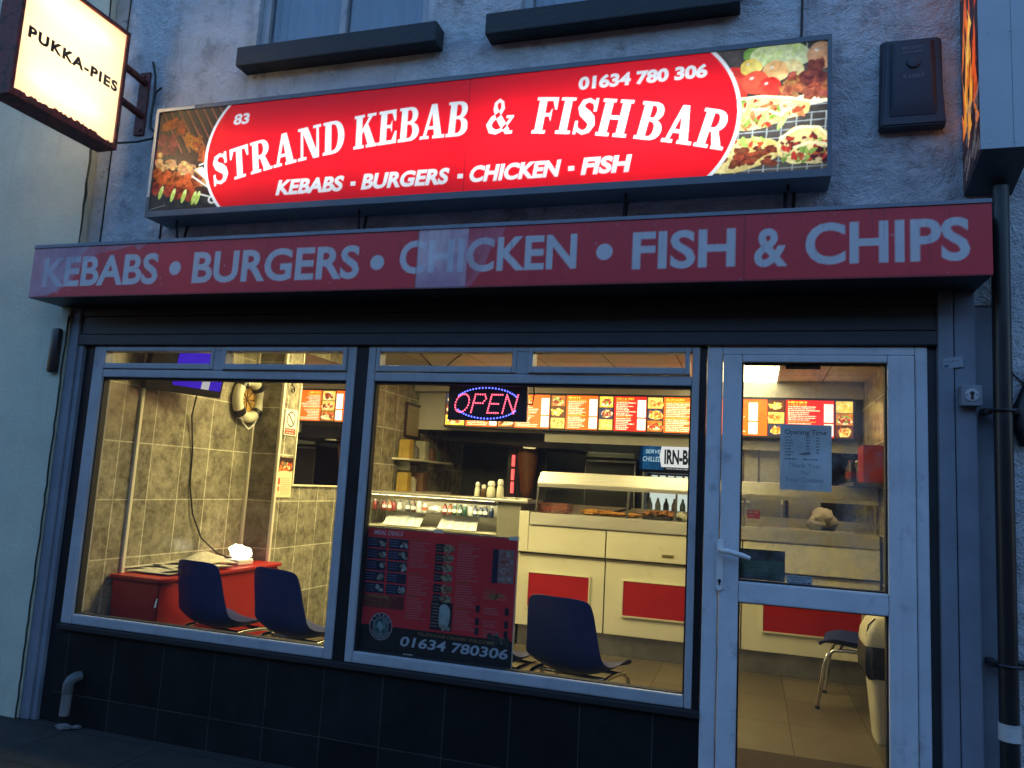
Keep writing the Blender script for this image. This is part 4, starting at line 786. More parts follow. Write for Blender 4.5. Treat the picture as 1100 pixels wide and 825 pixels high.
pr.sheet('printed_panel', M_litmenu, mb, onY(3.992))
MB().box(-3.12, .87, 3.988, 3.9895, 2.391, 2.396).build('trim', M_lint, mb)

# ------------------------------------------------------------------ fryer range and counter
fr = thing('frying_range', 'cream and steel chip shop frying range with red panels and glass case', 'frying range', (-.5, 3.0, .1))
XL, XR, YC = -1.925, .93, 2.95
MB().box(XL+.02, XR, YC+.03, 3.7, .102, .268).build('kick_plate', M_steeld, fr)
b = MB(); b.box(XL, -1.168, YC, 3.72, .272, .872, .004); b.box(-1.162, -.075, YC, 3.72, .272, .872, .004); b.box(-.068, XR, YC, 3.72, .272, .872, .004)
b.box(XL, -1.168, YC-.02, 3.72, .885, 1.112, .006); b.box(-1.16, -.07, YC-.02, 3.72, .885, 1.112, .006); b.box(-.062, XR, YC-.02, 3.72, .885, 1.112, .006); b.box(XL-.002, XL+.085, YC-.028, 3.1, .886, 1.228, .004); bd = b.build('body', M_counter, fr)
b = MB()
for x in (-1.165, -.0715): b.box(x-.002, x+.002, YC-.004, YC+.02, .275, .87); b.box(x-.002, x+.002, YC-.018, YC+.02, .89, 1.11)
b.box(XL+.004, XR, YC-.016, YC+.02, .873, .884); b.build('seam', M_blackm, fr)
for x0, x1, z0, z1 in ((-1.82, -1.298, .437, .712), (-1.005, -.30, .437, .712), (.095, .80, .432, .706)):
    MB().box(x0, x1, YC-.012, YC-.001, z0, z1, .002).build('red_panel', M_redp, fr)
    e = MB(); e.box(x0-.012, x0-.001, YC-.016, YC-.001, z0-.012, z1+.012); e.box(x1+.001, x1+.012, YC-.016, YC-.001, z0-.012, z1+.012); e.box(x0-.0005, x1+.0005, YC-.016, YC-.001, z1+.001, z1+.012); e.box(x0-.0005, x1+.0005, YC-.016, YC-.001, z0-.012, z0-.001); e.build('panel_edging', M_trim, fr)
b = MB(); b.hexa([(XL+.09, YC-.035, 1.116), (XR, YC-.035, 1.116), (XR, 3.72, 1.116), (XL+.09, 3.72, 1.116), (XL+.09, YC-.02, 1.222), (XR, YC-.02, 1.222), (XR, 3.72, 1.222), (XL+.09, 3.72, 1.222)], .008); b.build('steel_top', M_steel, fr)
b = MB(); b.hexa([(-1.80, YC+.03, 1.474), (XR, YC+.03, 1.474), (XR, 3.42, 1.474), (-1.80, 3.42, 1.474), (-1.775, YC+.055, 1.578), (XR, YC+.055, 1.578), (XR, 3.40, 1.590), (-1.775, 3.40, 1.590)], .008); b.box(-1.795, XR-.002, YC+.034, YC+.040, 1.447, 1.4735); hd = b.build('hood', M_steel, fr)
for x in (-1.79, -1.0, -.60, -.06, .9):
    b = MB(); b.hexa([(x-.008, YC+.005, 1.223), (x+.008, YC+.005, 1.223), (x+.008, YC+.02, 1.223), (x-.008, YC+.02, 1.223), (x-.008, YC+.04, 1.473), (x+.008, YC+.04, 1.473), (x+.008, YC+.055, 1.473), (x-.008, YC+.055, 1.473)])
    b.build('glass_post', M_chrome, fr)
b = MB(); b.hexa([(-1.795, YC+.004, 1.224), (XR, YC+.004, 1.224), (XR, YC+.009, 1.224), (-1.795, YC+.009, 1.224), (-1.79, YC+.042, 1.473), (XR, YC+.042, 1.473), (XR, YC+.047, 1.473), (-1.79, YC+.047, 1.473)]); b.build('front_glass', M_cglass, fr)
MB().hexa([(-1.80, YC+.02, 1.224), (-1.796, YC+.02, 1.224), (-1.796, 3.38, 1.224), (-1.80, 3.38, 1.224), (-1.80, YC+.05, 1.473), (-1.796, YC+.05, 1.473), (-1.796, 3.38, 1.473), (-1.80, 3.38, 1.473)]).build('side_glass', M_cglass, fr)
MB().box(-1.6, .85, 3.17, 3.19, 1.462, 1.473).build('heat_lamp', emis('warm_heat_lamp', (1, .68, .34), 9), fr)
b = MB(); b.box(-1.75, XR, 3.40, 3.415, 1.223, 1.30); b.box(-1.75, XR, 3.62, 3.72, 1.223, 1.29, .004); b.build('back_ledge', M_steel, fr)
for x0, x1 in ((-.02, .24), (.3, .56)):
    MB().box(x0, x1, 3.56, 3.60, 1.225, 1.46, .008).build('fryer_lid', M_steeld, fr)

# food in the case
tray = thing('food_tray', 'translucent tray of red saveloys at the left of the hot case', 'food tray', (-1.66, 3.12, 1.223))
b = MB()
for q in ((-1.80+.03, -1.765, 3.02, 3.26), (-1.535, -1.53, 3.02, 3.26), (-1.765, -1.535, 3.02, 3.026), (-1.765, -1.535, 3.254, 3.26)): b.box(q[0], q[1], q[2], q[3], 1.224, 1.312, .002)
b.build('tub', glass('clear_tub', .8, (.9, .62, .55), .5, (.6, .35, .3)), tray)
for k in range(6): MB().lump((-1.74+k*.036, 3.13+.02*(-1)**k, 1.248+.008*(k % 2)), (.022, .09, .02), k, .2).build('saveloy', mat('red_skin', (.5, .05, .025), .35) if k == 0 else bpy.data.materials['red_skin'], tray, smooth=True)
M_batter = mat('golden_batter', (.62, .27, .04), .6, var=.35, vscale=40, bump=.8, bscale=80)
for k, (x, y, a) in enumerate(((-1.34, 3.14, .25), (-1.22, 3.17, .22), (-1.1, 3.12, .2), (-.99, 3.16, .2))):
    tag(MB().lump((x, y, 1.243+.006*(k < 2)), (.085, .05, .021+.006*(k < 2)), k+3, .3).build('battered_fish', M_batter, origin=(x, y, 1.223), smooth=True), ('battered fish lying nearest the red tray in the hot case', 'battered fish second along from the red tray in the hot case', 'battered fish third along from the red tray in the hot case', 'battered fish next to the black chicken tray in the hot case')[k], 'fish', 'battered fish in the hot case')
ct = thing('food_tray', 'black tray of fried chicken pieces at the right of the hot case', 'food tray', (-.76, 3.12, 1.223))
MB().box(-.88, -.64, 3.02, 3.22, 1.224, 1.247, .006).build('tray', M_blackm, ct)
for k in range(7): MB().lump((-.85+k*.033, 3.08+.06*(k % 2), 1.268+.008*(k % 3)), (.032, .035, .024), k+9, .4).build('chicken_piece', mat('fried_chicken', (.38, .15, .05), .6, var=.3, vscale=40, bump=.7, bscale=90) if k == 0 else bpy.data.materials['fried_chicken'], ct, smooth=True)
tag(MB().lump((-.56, 3.12, 1.262), (.06, .06, .038), 21, .4).build('paper_wrap', M_paper, origin=(-.56, 3.12, 1.223), smooth=True), 'crumpled white paper beside the chicken tray', 'paper')
pc = thing('price_card', 'small red and white card standing behind the counter glass, seen through the door', 'card', (.01, 3.1, 1.223))
pr = Print(-.038, 1.224, .098, .13, .002, lin(226, 220, 206)); pr.rect(-.038, .06, 1.285, 1.354, lin(214, 40, 36)); pr.greek(-.028, 1.33, .07, .012, lin(240, 220, 210), 2); pr.greek(-.028, 1.305, .05, .01, lin(240, 220, 210), 3); pr.greek(-.03, 1.255, .08, .008, lin(190, 60, 50), 4)
pr.sheet('face', M_matte, pc, onY(3.098)); MB().box(-.038, .06, 3.099, 3.104, 1.2235, 1.354).build('back', M_white, pc)
tag(MB().lump((.56, 3.28, 1.305), (.10, .06, .085), 31, .45).lump((.50, 3.25, 1.27), (.07, .06, .06), 33, .4).build('paper_sack', M_paper, origin=(.55, 3.28, 1.223), smooth=True), 'slumped off white paper sack behind the counter glass, seen through the door', 'paper sack')

# the lower display counter
dc = thing('display_counter', 'glass fronted display counter with a lit shelf of drinks under a steel ledge', 'display counter', (-2.7, 3.1, .1))
b = MB(); b.box(-3.495, -1.86, 2.93, 3.45, 1.292, 1.320, .006); b.build('ledge', M_steel, dc)
b = MB(); b.box(-3.495, -1.93, 2.97, 3.55, .105, .86, .004); b.box(-3.49, -1.93, 3.52, 3.55, .861, 1.29); b.box(-2.145, -1.93, 2.965, 3.519, .861, 1.291, .003); b.build('body', mat('grey_laminate', (.24, .24, .20), .4, var=.08), dc)
MB().box(-3.49, -2.15, 2.972, 2.977, .862, 1.255).build('front_glass', M_cglass, dc)
MB().box(-3.49, -2.148, 2.962, 2.985, 1.256, 1.29, .002).box(-3.49, -2.148, 2.962, 2.985, .862, .875).build('glass_rail', M_chrome, dc)
MB().box(-3.485, -2.155, 3.05, 3.51, 1.14, 1.145).build('glass_shelf', M_cglass, dc)
MB().box(-3.44, -2.2, 3.02, 3.05, 1.262, 1.289, .004).build('strip_light', emis('strip_tube', (1, .85, .5), 45), dc)
MB().box(-3.49, -2.15, 3.5, 3.518, .862, 1.288).box(-3.488, -2.152, 2.99, 3.499, 1.0, 1.007).build('lining', M_trim, dc)
def bottle(x, y, z, h, rad, body, label_c, cap, lab, grp, cat='bottle'):
    t = thing('drink_bottle', lab, 'bottle', (x, y, z), grp)
    if cat == 'can':
        MB().lathe([(0, 0), (rad*.85, 0), (rad, .006), (rad, h*.62), (rad*.8, h*.74), (rad*.42, h*.88), (0, h*.88)], (x, y, z), 14).build('body', body, t, smooth=True); MB().lathe([(0, h*.88), (rad*.46, h*.88), (rad*.46, h), (0, h)], (x, y, z), 12).build('cap', random.choice((M_white, M_chrome, M_black)), t)
        MB().lathe([(rad*1.02, h*.22), (rad*1.02, h*.5)], (x, y, z), 14).build('label', random.choice((M_paper, M_trim, body)), t, smooth=True); return
    MB().lathe([(0, 0), (rad*.9, 0), (rad, .008), (rad, h*.55), (rad*.9, h*.66), (rad*.38, h*.84), (rad*.36, h*.93), (0, h*.93)], (x, y, z), 14).build('body', body, t, smooth=True)
    MB().lathe([(rad*1.02, h*.2), (rad*1.02, h*.5)], (x, y, z), 14).build('label', label_c, t, smooth=True)
    MB().lathe([(0, h*.93), (rad*.42, h*.93), (rad*.42, h), (0, h)], (x, y, z), 12).build('cap', cap, t)
def cm(name, c): return mat(name, c, .3)
mc = {k: cm('drink_'+k, v) for k, v in dict(red=(.16, .012, .012), brown=(.05, .02, .01), green=(.012, .055, .03), blue=(.012, .022, .06), orange=(.28, .07, .015), clear=(.55, .58, .52), dark=(.02, .02, .022), silver=(.4, .4, .38)).items()}
x = -3.44
for k in range(6): bottle(x, 3.16+.02*(k % 2), 1.145, .095, .0225, (mc['red'], mc['brown'], mc['red'], mc['orange'], mc['red'], mc['silver'])[k], None, None, ('red drink bottle at the left end of the lit shelf', 'brown drink bottle among red ones on the lit shelf', 'red drink bottle beside the brown one on the lit shelf', 'orange drink bottle among red ones on the lit shelf', 'red drink bottle beside the silver can on the lit shelf', 'silver drink bottle beside the red bottles on the lit shelf')[k], 'small bottles on the lit display shelf', 'can'); x += .05
for k, (bc, lc, h) in enumerate((('dark', 'clear', .17), ('brown', 'clear', .16), ('clear', 'silver', .175), ('clear', 'orange', .15))): bottle(-3.10+k*.058, 3.17, 1.145, h*.66, .025, mc[bc], mc[lc], (M_black, mc['red'], M_white, mc['orange'])[k], ('black bottle with pale label on the lit shelf', 'brown sauce bottle with pale label on the lit shelf', 'tall clear bottle with silver label on the lit shelf', 'clear bottle with orange label and cap on the lit shelf')[k], 'bottles on the lit display shelf')
lb_ = {'red': 'red drink bottle right of the crumpled paper on the lit shelf', 'orange': 'orange bottle among the red and green ones on the lit shelf', 'green': 'dark green drink bottle on the lit shelf', 'clear': 'pale bottle between green and blue ones on the lit shelf', 'blue': 'dark blue drink bottle in the right hand row of the lit shelf'}
for k, cc in enumerate(('red', 'orange', 'green', 'green', 'green', 'clear', 'blue', 'blue', 'blue', 'blue')): bottle(-2.72+k*.0505, 3.15+.015*(k % 2), 1.145, .096, .0225, mc[cc], None, None, lb_[cc], 'small bottles on the lit display shelf', 'can')
tag(MB().lump((-2.83, 3.2, 1.18), (.07, .05, .032), 8, .45).build('paper_bundle', M_paper, origin=(-2.83, 3.2, 1.145), smooth=True), 'crumpled paper bundle among the bottles in the lit display', 'paper')
for xx, lab in ((-3.27, 'fanned white paper trays under the red bottles in the lit display'), (-2.72, 'fanned white paper trays under the green and blue bottles in the lit display')):
    t = thing('paper_trays', lab, 'paper trays', (xx, 3.1, .93), 'fanned paper trays in the lit display')
    for k in range(5):
        b = MB(); b.hexa([(xx+k*.075, 3.0, 1.02), (xx+.07+k*.075, 3.0, 1.02), (xx+.07+k*.075, 3.01, 1.014), (xx+k*.075, 3.01, 1.014), (xx-.09+k*.075, 3.34, 1.128), (xx-.02+k*.075, 3.34, 1.128), (xx-.02+k*.075, 3.35, 1.122), (xx-.09+k*.075, 3.35, 1.122)]); b.build('tray', M_paper, t)
M_salt = mat('salt_shaker_plastic', (.68, .66, .52), .45)
for k, (x, h, m_, lab) in enumerate(((-2.355, .135, M_salt, 'pale shaker at the left of the row on the steel ledge'), (-2.295, .115, mat('vinegar_brown', (.10, .05, .02), .3), 'short brown vinegar shaker on the steel ledge'), (-2.225, .15, M_salt, 'stout cream salt shaker on the steel ledge'), (-2.14, .17, M_salt, 'tallest cream shaker on the steel ledge beside the paper pads'))):
    t = thing('shaker', lab, 'shaker', (x, 3.0, 1.32), 'shakers on the steel ledge'); rr = (.028, .026, .042, .034)[k]
    MB().lathe([(0, 0), (rr*.85, 0), (rr, .01), (rr*.9, h*.5), (rr*.62, h*.68), (0, h*.68)], (x, 3.0, 1.3205), 16).build('body', m_, t, smooth=True)
    MB().lathe([(rr*.64, h*.68), (rr*.8, h*.72), (rr*.78, h*.9), (rr*.5, h), (0, h)], (x, 3.0, 1.3205), 16).build('cap', M_white if k else M_steel, t, smooth=True)
for x, lab in ((-2.05, 'pad of wrapping paper on the ledge beside the tall shaker'), (-1.93, 'pad of wrapping paper on the ledge beside the hot case')):
    b = MB()
    for k in range(4): b.box(x-.055, x+.055, 2.98, 3.14, 1.3205+k*.004, 1.324+k*.004, 0, Matrix.Translation((x, 3.06, 0)) @ Matrix.Rotation(R(4*k-6), 4, 'Z') @ Matrix.Translation((-x, -3.06, 0)))
    tag(b.build('paper_pad', M_paper, origin=(x, 3.06, 1.32)), lab, 'paper pad', 'paper pads on the ledge')

# ------------------------------------------------------------------ kitchen behind
fg = thing('drinks_fridge', 'tall glass door drinks fridge with a blue and white lit header', 'fridge', (-.75, 5.2, .1))
b = MB(); b.box(-1.20, -1.16, 5.0, 5.55, .102, 1.98); b.box(-.40, -.36, 5.0, 5.55, .102, 1.98); b.box(-1.159, -.401, 5.5, 5.55, .102, 1.98); b.box(-1.159, -.401, 5.0, 5.499, .102, .3); b.box(-1.159, -.401, 5.04, 5.499, 1.67, 1.98); b.build('cabinet', M_blackm, fg)
pr = Print(-1.195, 1.70, .83, .265, .004, lin(18, 20, 26)); pr.rect(-1.195, -.93, 1.70, 1.965, lin(20, 84, 130), 1, (lin(8, 44, 80), .15, 3)); pr.text('SERVE', -1.13, 1.875, .042, lin(200, 236, 250), .16, 0, .1); pr.text('CHILLED', -1.16, 1.79, .05, lin(200, 236, 250), .2, 0, .1)
pr.poly([(-.955, 1.965), (-.36, 1.965), (-.36, 1.735), (-.955, 1.735), (-.975, 1.85)], lin(250, 250, 250)); pr.text('IRN-BRU', -.925, 1.765, .16, lin(16, 18, 26), .38, .045); pr.greek(-.9, 1.712, .5, .012, lin(190, 190, 190), 3)
pr.sheet('header_sign', print_mat('fridge_backlit', 'lit', .9), fg, onY(5.0))
MB().box(-1.14, -.42, 5.03, 5.036, .32, 1.66).build('door_glass', M_pane, fg); MB().box(-1.155, -1.142, 5.0, 5.04, .31, 1.67).box(-.42, -.405, 5.0, 5.04, .31, 1.67).build('door_edge', M_white, fg)
MB().box(-1.13, -.43, 5.485, 5.497, .32, 1.65).build('light_panel', emis('fridge_light', (.95, 1, .92), 1.2), fg)
b = MB()
for z in (.6, .9, 1.2, 1.45): b.box(-1.15, -.41, 5.1, 5.47, z, z+.008)
b.build('rack', M_chrome, fg)
for z in (.608, .908, 1.208, 1.458):
    for k in range(8):
        cc = random.choice(('red', 'blue', 'orange', 'green', 'silver', 'clear', 'dark'))
        tag(MB().lathe([(0, 0), (.03, 0), (.032, .01), (.032, .11 if z < 1.4 else .1), (.013, .16), (.012, .185), (0, .185)], (-1.09+k*.09, 5.18, z), 10).build('fridge_bottle', mc[cc], origin=(-1.09+k*.09, 5.18, z), smooth=True), {'red': 'red', 'blue': 'dark blue', 'orange': 'orange', 'green': 'dark green', 'silver': 'grey', 'clear': 'pale', 'dark': 'black'}[cc]+' drink bottle standing on a rack in the glass fridge', 'bottle', 'bottles in the drinks fridge')
kg = thing('kebab_grill', 'doner kebab grill with a red glowing heater and meat cone', 'kebab grill', (-2.42, 4.62, 1.0))
M_glow = emis('heater_glow', (1, .06, .07), 2.2)
b = MB(); b.box(-2.68, -2.22, 4.45, 4.95, .98, 1.30, .01); b.box(-2.68, -2.22, 4.88, 4.95, 1.301, 1.95); b.box(-2.66, -2.26, 4.5, 4.88, 1.93, 1.96); b.build('body', mat('dark_steel', (.06, .06, .06), .4, metal=.6), kg)
for z0, z1 in ((1.355, 1.48), (1.50, 1.62), (1.65, 1.775)): MB().box(-2.545, -2.515, 4.60, 4.625, z0, z1).build('heater', M_glow, kg)
MB().box(-2.57, -2.50, 4.63, 4.66, 1.302, 1.85).build('heater_back', M_blackm, kg)
MB().lathe([(.03, 1.32), (.065, 1.36), (.08, 1.5), (.105, 1.68), (.12, 1.80), (.09, 1.85), (0, 1.86)], (-2.37, 4.64, 0), 20).build('meat_cone', M_brown, kg, smooth=True); MB().tube([(-2.37, 4.64, 1.301), (-2.37, 4.64, 1.93)], .008, 8).build('spit', M_chrome, kg)
eh = thing('extractor_hood', 'dark extractor canopy under the menu board above the kebab grill', 'extractor hood', (-2.6, 4.6, 1.85))
MB().hexa([(-3.3, 4.35, 1.90), (-1.75, 4.35, 1.84), (-1.75, 5.3, 1.84), (-3.3, 5.3, 1.90), (-3.05, 4.5, 2.2), (-1.95, 4.5, 2.2), (-1.95, 5.3, 2.2), (-3.05, 5.3, 2.2)], .01).build('canopy', mat('sooty_metal', (.05, .045, .045), .35, metal=.5, var=.2), eh); MB().box(-2.36, -2.22, 4.38, 4.5, 1.842, 1.858).build('filter', M_steel, eh)
wo = thing('wall_oven', 'dark oven with a pale strip painted to look lit along its top, left of the fridge', 'oven', (-1.46, 5.2, .1))
MB().box(-1.78, -1.22, 4.92, 5.5, .102, 1.80, .01).build('body', mat('oven_black', (.02, .02, .024), .3), wo); MB().box(-1.78, -1.24, 4.90, 5.0, 1.802, 1.86, .006).build('top_trim', mat('pale_green_shine', (.45, .48, .34), .35), wo)  # shine of the top strip is put into its pale green colour
MB().box(-1.78, -1.775, 4.905, 4.918, .8, 1.78).box(-1.235, -1.22, 4.905, 4.918, .8, 1.78).box(-1.774, -1.236, 4.905, 4.918, 1.755, 1.775).build('door_trim', M_steeld, wo)
kd = thing('kitchen_door', 'plain dark maroon door in the rear kitchen wall', 'door', (-.05, 5.58, .1))
b = MB(); b.box(-.30, .42, 5.56, 5.598, .102, 2.05); b.build('leaf', mat('maroon_door', (.06, .012, .014), .5), kd); MB().box(-.36, -.301, 5.55, 5.597, .102, 2.11).box(.421, .48, 5.55, 5.597, .102, 2.11).box(-.30, .42, 5.55, 5.597, 2.051, 2.11).build('frame', M_dark, kd)
for z, lab in ((1.655, 'upper'), (1.32, 'lower')):
    sh = thing('wall_shelf', lab+' tiled wall shelf behind the counter, left of the menu board', 'shelf', (-3.42, 3.9, z), 'shelves on the left wall behind the counter')
    MB().box(-3.498, -3.30, 3.56, 4.75, z-.02, z, .003).build('board', M_trim, sh)
    b = MB()
    for y in (3.7, 4.2, 4.65): b.box(-3.497, -3.36, y, y+.012, z-.12, z-.0205)
    b.build('bracket', M_steeld, sh)
bx = [('yellow carton', (.42, .28, .05)), ('grey canister', (.14, .14, .13)), ('pale paper carton', (.38, .36, .28)), ('brown packet', (.16, .08, .04)), ('dark green tin', (.05, .08, .05))]
for z, lv in ((1.656, 'upper'), (1.321, 'lower')):
    for k, (nm, c_) in enumerate(bx if z > 1.5 else bx[:1]+bx[2:4]):
        y = 3.62+k*.2; h = (.19, .15, .2, .13, .12)[k]
        o = MB(); 
        if k in (1, 4): o.lathe([(0, 0), (.05, 0), (.052, h*.8), (.03, h*.9), (.03, h), (0, h)], (-3.40, y+.05, z), 14)
        else: o.hexa([(-3.46, y, z), (-3.34, y+.01, z), (-3.34, y+.12, z), (-3.46, y+.11, z), (-3.455, y+.002, z+h), (-3.345, y+.012, z+h), (-3.345, y+.118, z+h), (-3.455, y+.108, z+h)], .006)
        tag(o.build(nm.split()[-1], mat('shelf_'+nm.replace(' ', '_'), c_, .6, var=.3, vscale=14), origin=(-3.4, y+.06, z), smooth=False), nm+' on the '+lv+' shelf behind the counter', nm.split()[-1], 'goods on the shelves behind the counter')
pf = thing('picture_frame', 'dark framed certificate on the tiled wall above the shelves', 'picture frame', (-3.49, 3.98, 1.95))
b = MB()
for q in ((3.79, 3.815, 1.88, 2.25), (4.14, 4.165, 1.88, 2.25), (3.816, 4.139, 1.88, 1.905), (3.816, 4.139, 2.225, 2.25)): b.box(-3.498, -3.475, q[0], q[1], q[2], q[3])
b.build('frame', mat('dark_wood', (.03, .012, .008), .4), pf)
pr = Print(3.816, 1.905, .323, .32, .006, lin(166, 150, 120)); 
for k in range(8): pr.greek(3.87, 2.16-k*.026, .2, .008, lin(110, 90, 70), k)
pr.sheet('certificate', M_matte, pf, onX(-3.485))

# ------------------------------------------------------------------ waiting area
def make_chair(label):
    t = thing('plastic_chair', label, 'chair', (0, 0, 0), 'blue plastic waiting chairs')
    prof = [(-.105, .80, .158), (-.10, .787, .176), (-.088, .73, .189), (-.068, .64, .199), (-.044, .55, .208), (-.012, .47, .218), (.028, .422, .226), (.085, .396, .232), (.15, .388, .234), (.25, .392, .234), (.34, .402, .232), (.40, .408, .227), (.43, .40, .22), (.445, .38, .209)]
    bm = bmesh.new(); rows = []; nx = 14
    for i, (y, z, hw) in enumerate(prof):
        bk = max(0, min(1, (.50-y*0-(.86-z)*1.2)/.1)) if z > .46 else 0
        back = max(0., min(1., (z-.41)/.12)); row = []
        for k in range(nx+1):
            u = k/nx*2-1; top = .018*u**4 if i < 2 else 0
            row.append(bm.verts.new((u*hw, y+.045*u*u*back, z-top+.060*abs(u)**2.6*(1-back)*(1 if y < .38 else .55))))
        rows.append(row)
    for a, b_ in zip(rows, rows[1:]):
        for k in range(nx): bm.faces.new((a[k], a[k+1], b_[k+1], b_[k]))
    bmesh.ops.recalc_face_normals(bm, faces=bm.faces[:])
    bmesh.ops.solidify(bm, geom=bm.faces[:], thickness=.007)
    m = MB(); m.bm.free(); m.bm = bm; o = m.build('seat_shell', M_navy, t, smooth=True)
    sb = o.modifiers.new('sub', 'SUBSURF'); sb.levels = 1; sb.render_levels = 2
    for sx in (-1, 1):
        pts = [(sx*.245, -.045, .0), (sx*.222, .01, .28), (sx*.212, .035, .345), (sx*.205, .075, .376), (sx*.20, .15, .383), (sx*.20, .27, .383), (sx*.205, .345, .376), (sx*.212, .385, .345), (sx*.222, .405, .28), (sx*.245, .445, 0)]
        lf = MB().tube(pts, .0125, 10).build('leg_frame', M_chrome, t, smooth=True)
        for y in (-.045, .445): MB().lathe([(0, 0), (.017, 0), (.015, .02), (0, .02)], (sx*.245, y, 0), 10).build('foot_cap', M_blackm, lf)
    MB().tube([(-.20, .13, .377), (.20, .13, .377)], .011, 8).build('cross_bar', M_chrome, t); MB().tube([(-.20, .31, .377), (.20, .31, .377)], .011, 8).build('cross_bar', M_chrome, t)
    return t
ch = make_chair('leftmost blue plastic chair, in front of the red chest and the glowing lamp')
spots = [(-3.14, .42, -12, None), (-2.60, .42, -14, 'blue plastic chair between the red chest chair and the black mullion'), (-.925, .44, -13, 'blue plastic chair with its back to the window, right of the menu poster'), (-1.40, .42, -12, 'blue plastic chair mostly hidden behind the menu poster, its leg showing'), (.91, 2.28, 80, 'blue plastic chair beside the cream bin, seen through the door')]
for k, (x, y, a, lab) in enumerate(spots):
    o = ch if k == 0 else copy_tree(ch); o.location = (x, y, .1); o.rotation_euler = (0, 0, R(a))
    if lab: o['label'] = lab

rc = thing('red_chest', 'red painted chest with papers on top against the left tiled wall', 'chest', (-3.56, .9, .1))
b = MB(); b.hexa([(-3.742, .36, .102), (-3.42, .36, .102), (-3.42, 1.54, .102), (-3.742, 1.54, .102), (-3.742, .32, .745), (-3.375, .32, .745), (-3.375, 1.56, .745), (-3.742, 1.56, .745)], .012); b.build('body', M_redbox, rc, smooth=True)
MB().box(-3.744, -3.362, .305, 1.568, .748, .772, .006).build('lid', M_redbox, rc)
MB().tube([(-3.40, .335, .66), (-3.365, .30, .655), (-3.365, .285, .61), (-3.385, .31, .60)], .006, 8).build('handle', M_chrome, rc, smooth=True)
pp = thing('newspapers', 'crumpled newspapers lying on the red chest by the window', 'newspapers', (-3.57, .6, .773))
for k in range(5):
    bm = bmesh.new(); q = random.Random(k); n_ = 14; vs = []
    for i in range(n_+1):
        vs.append([bm.verts.new((-.16+.32*i/n_, -.21+.42*j/n_, .006*k+.010*math.sin(i*.5+k)*math.sin(j*.4+k*2)+(.07*math.exp(-((i-6)/2.6)**2)*math.exp(-((j-9)/4.5)**2) if k == 4 else 0)+.012)) for j in range(n_+1)])
    for i in range(n_):
        for j in range(n_): bm.faces.new((vs[i][j], vs[i+1][j], vs[i+1][j+1], vs[i][j+1]))
    bmesh.ops.transform(bm, matrix=Matrix.Translation((-3.57+q.uniform(-.03, .02), .62+.08*k+q.uniform(-.03, .03), .773)) @ Matrix.Rotation(R(q.uniform(-12, 12)), 4, 'Z'), verts=bm.verts)
    bmesh.ops.recalc_face_normals(bm, faces=bm.faces[:]); bmesh.ops.solidify(bm, geom=bm.faces[:], thickness=.002)
    m = MB(); m.bm.free(); m.bm = bm; m.build('sheet', mat('newsprint', (.55, .51, .40), .8, var=.25, vscale=40) if k == 0 else bpy.data.materials['newsprint'], pp, smooth=True)
gl = thing('plug_in_lamp', 'small crumpled glowing lamp on the red chest behind the left chair', 'lamp', (-3.52, 1.26, .775))
MB().lump((-3.50, 1.20, .87), (.05, .055, .045), 5, .35).lump((-3.49, 1.27, .85), (.05, .06, .045), 7, .35).build('bulb', emis('lamp_glow', (1, .90, .62), 5), gl, smooth=True); MB().box(-3.56, -3.44, 1.15, 1.32, .774, .815, .01).build('base', M_white, gl)
tv = thing('television', 'wall mounted television showing a blue screen on the left tiled wall', 'television', (-3.70, .8, 2.1))
TM = Matrix.Translation((-3.60, .62, 2.14)) @ Matrix.Rotation(R(-16), 4, 'Z') @ Matrix.Rotation(R(12), 4, 'Y')
b = MB(); b.box(-.03, .03, -.28, .28, -.215, .22, .008, TM); b.build('case', M_black, tv)
b = MB(); b.box(.0305, .0325, -.10, .262, -.165, .20, 0, TM); b.build('screen', emis('blue_screen', (.05, .010, .62), .9, True), tv)
b = MB(); b.box(.033, .034, .11, .17, -.165, -.03, 0, TM); b.build('caption', emis('screen_caption', (.55, .6, .8), .55), tv)
MB().tube([(-3.748, .62, 2.14), (-3.64, .62, 2.14)], .03, 10).build('bracket', M_black, tv)
pts = [(-3.66, .80, 1.93), (-3.73, .86, 1.80), (-3.742, .92, 1.55), (-3.742, .93, 1.32), (-3.735, .98, 1.12), (-3.72, 1.08, .95), (-3.64, 1.16, .85), (-3.56, 1.19, .82)]
tag(MB().tube(pts, .0055, 6).build('power_cable', M_cablebk, origin=pts[0], smooth=True), 'thin black cable hanging from the television down to the glowing lamp', 'cable')
lbz = thing('lifebuoy_clock', 'white lifebuoy ornament with black bands and rope on the tiled wall', 'wall ornament', (-3.74, 1.455, 1.985))
def torus(R0, r, a0, a1, n=28, m_=12):
    b = MB(); b.tube([(-3.715, 1.455+R0*math.sin(t), 1.985+R0*math.cos(t)) for t in np.linspace(a0, a1, n)], r, m_, True); return b
torus(.14, .042, 0, 2*math.pi-.001, 48).build('ring', mat('cream_ring', (.72, .70, .52), .4), lbz, smooth=True)
for a in (R(45), R(135), R(225), R(315)): torus(.14, .0445, a-.17, a+.17, 8).build('band', M_black, lbz, smooth=True)
MB().lathe([(0, 0), (.115, 0), (.115, .006), (0, .006)], (-3.742, 1.455, 1.985), 32, Matrix.Rotation(R(90), 4, 'Y')).build('centre_disc', mat('amber_picture', (.5, .30, .07), .5, var=.5, vscale=22), lbz)
b = MB()
for k in range(8): b.tube([(-3.733, 1.455, 1.985), (-3.733, 1.455+  .105*math.sin(k*.785), 1.985+.105*math.cos(k*.785))], .004, 5)
b.build('spokes', mat('dark_amber', (.12, .05, .02), .5), lbz)
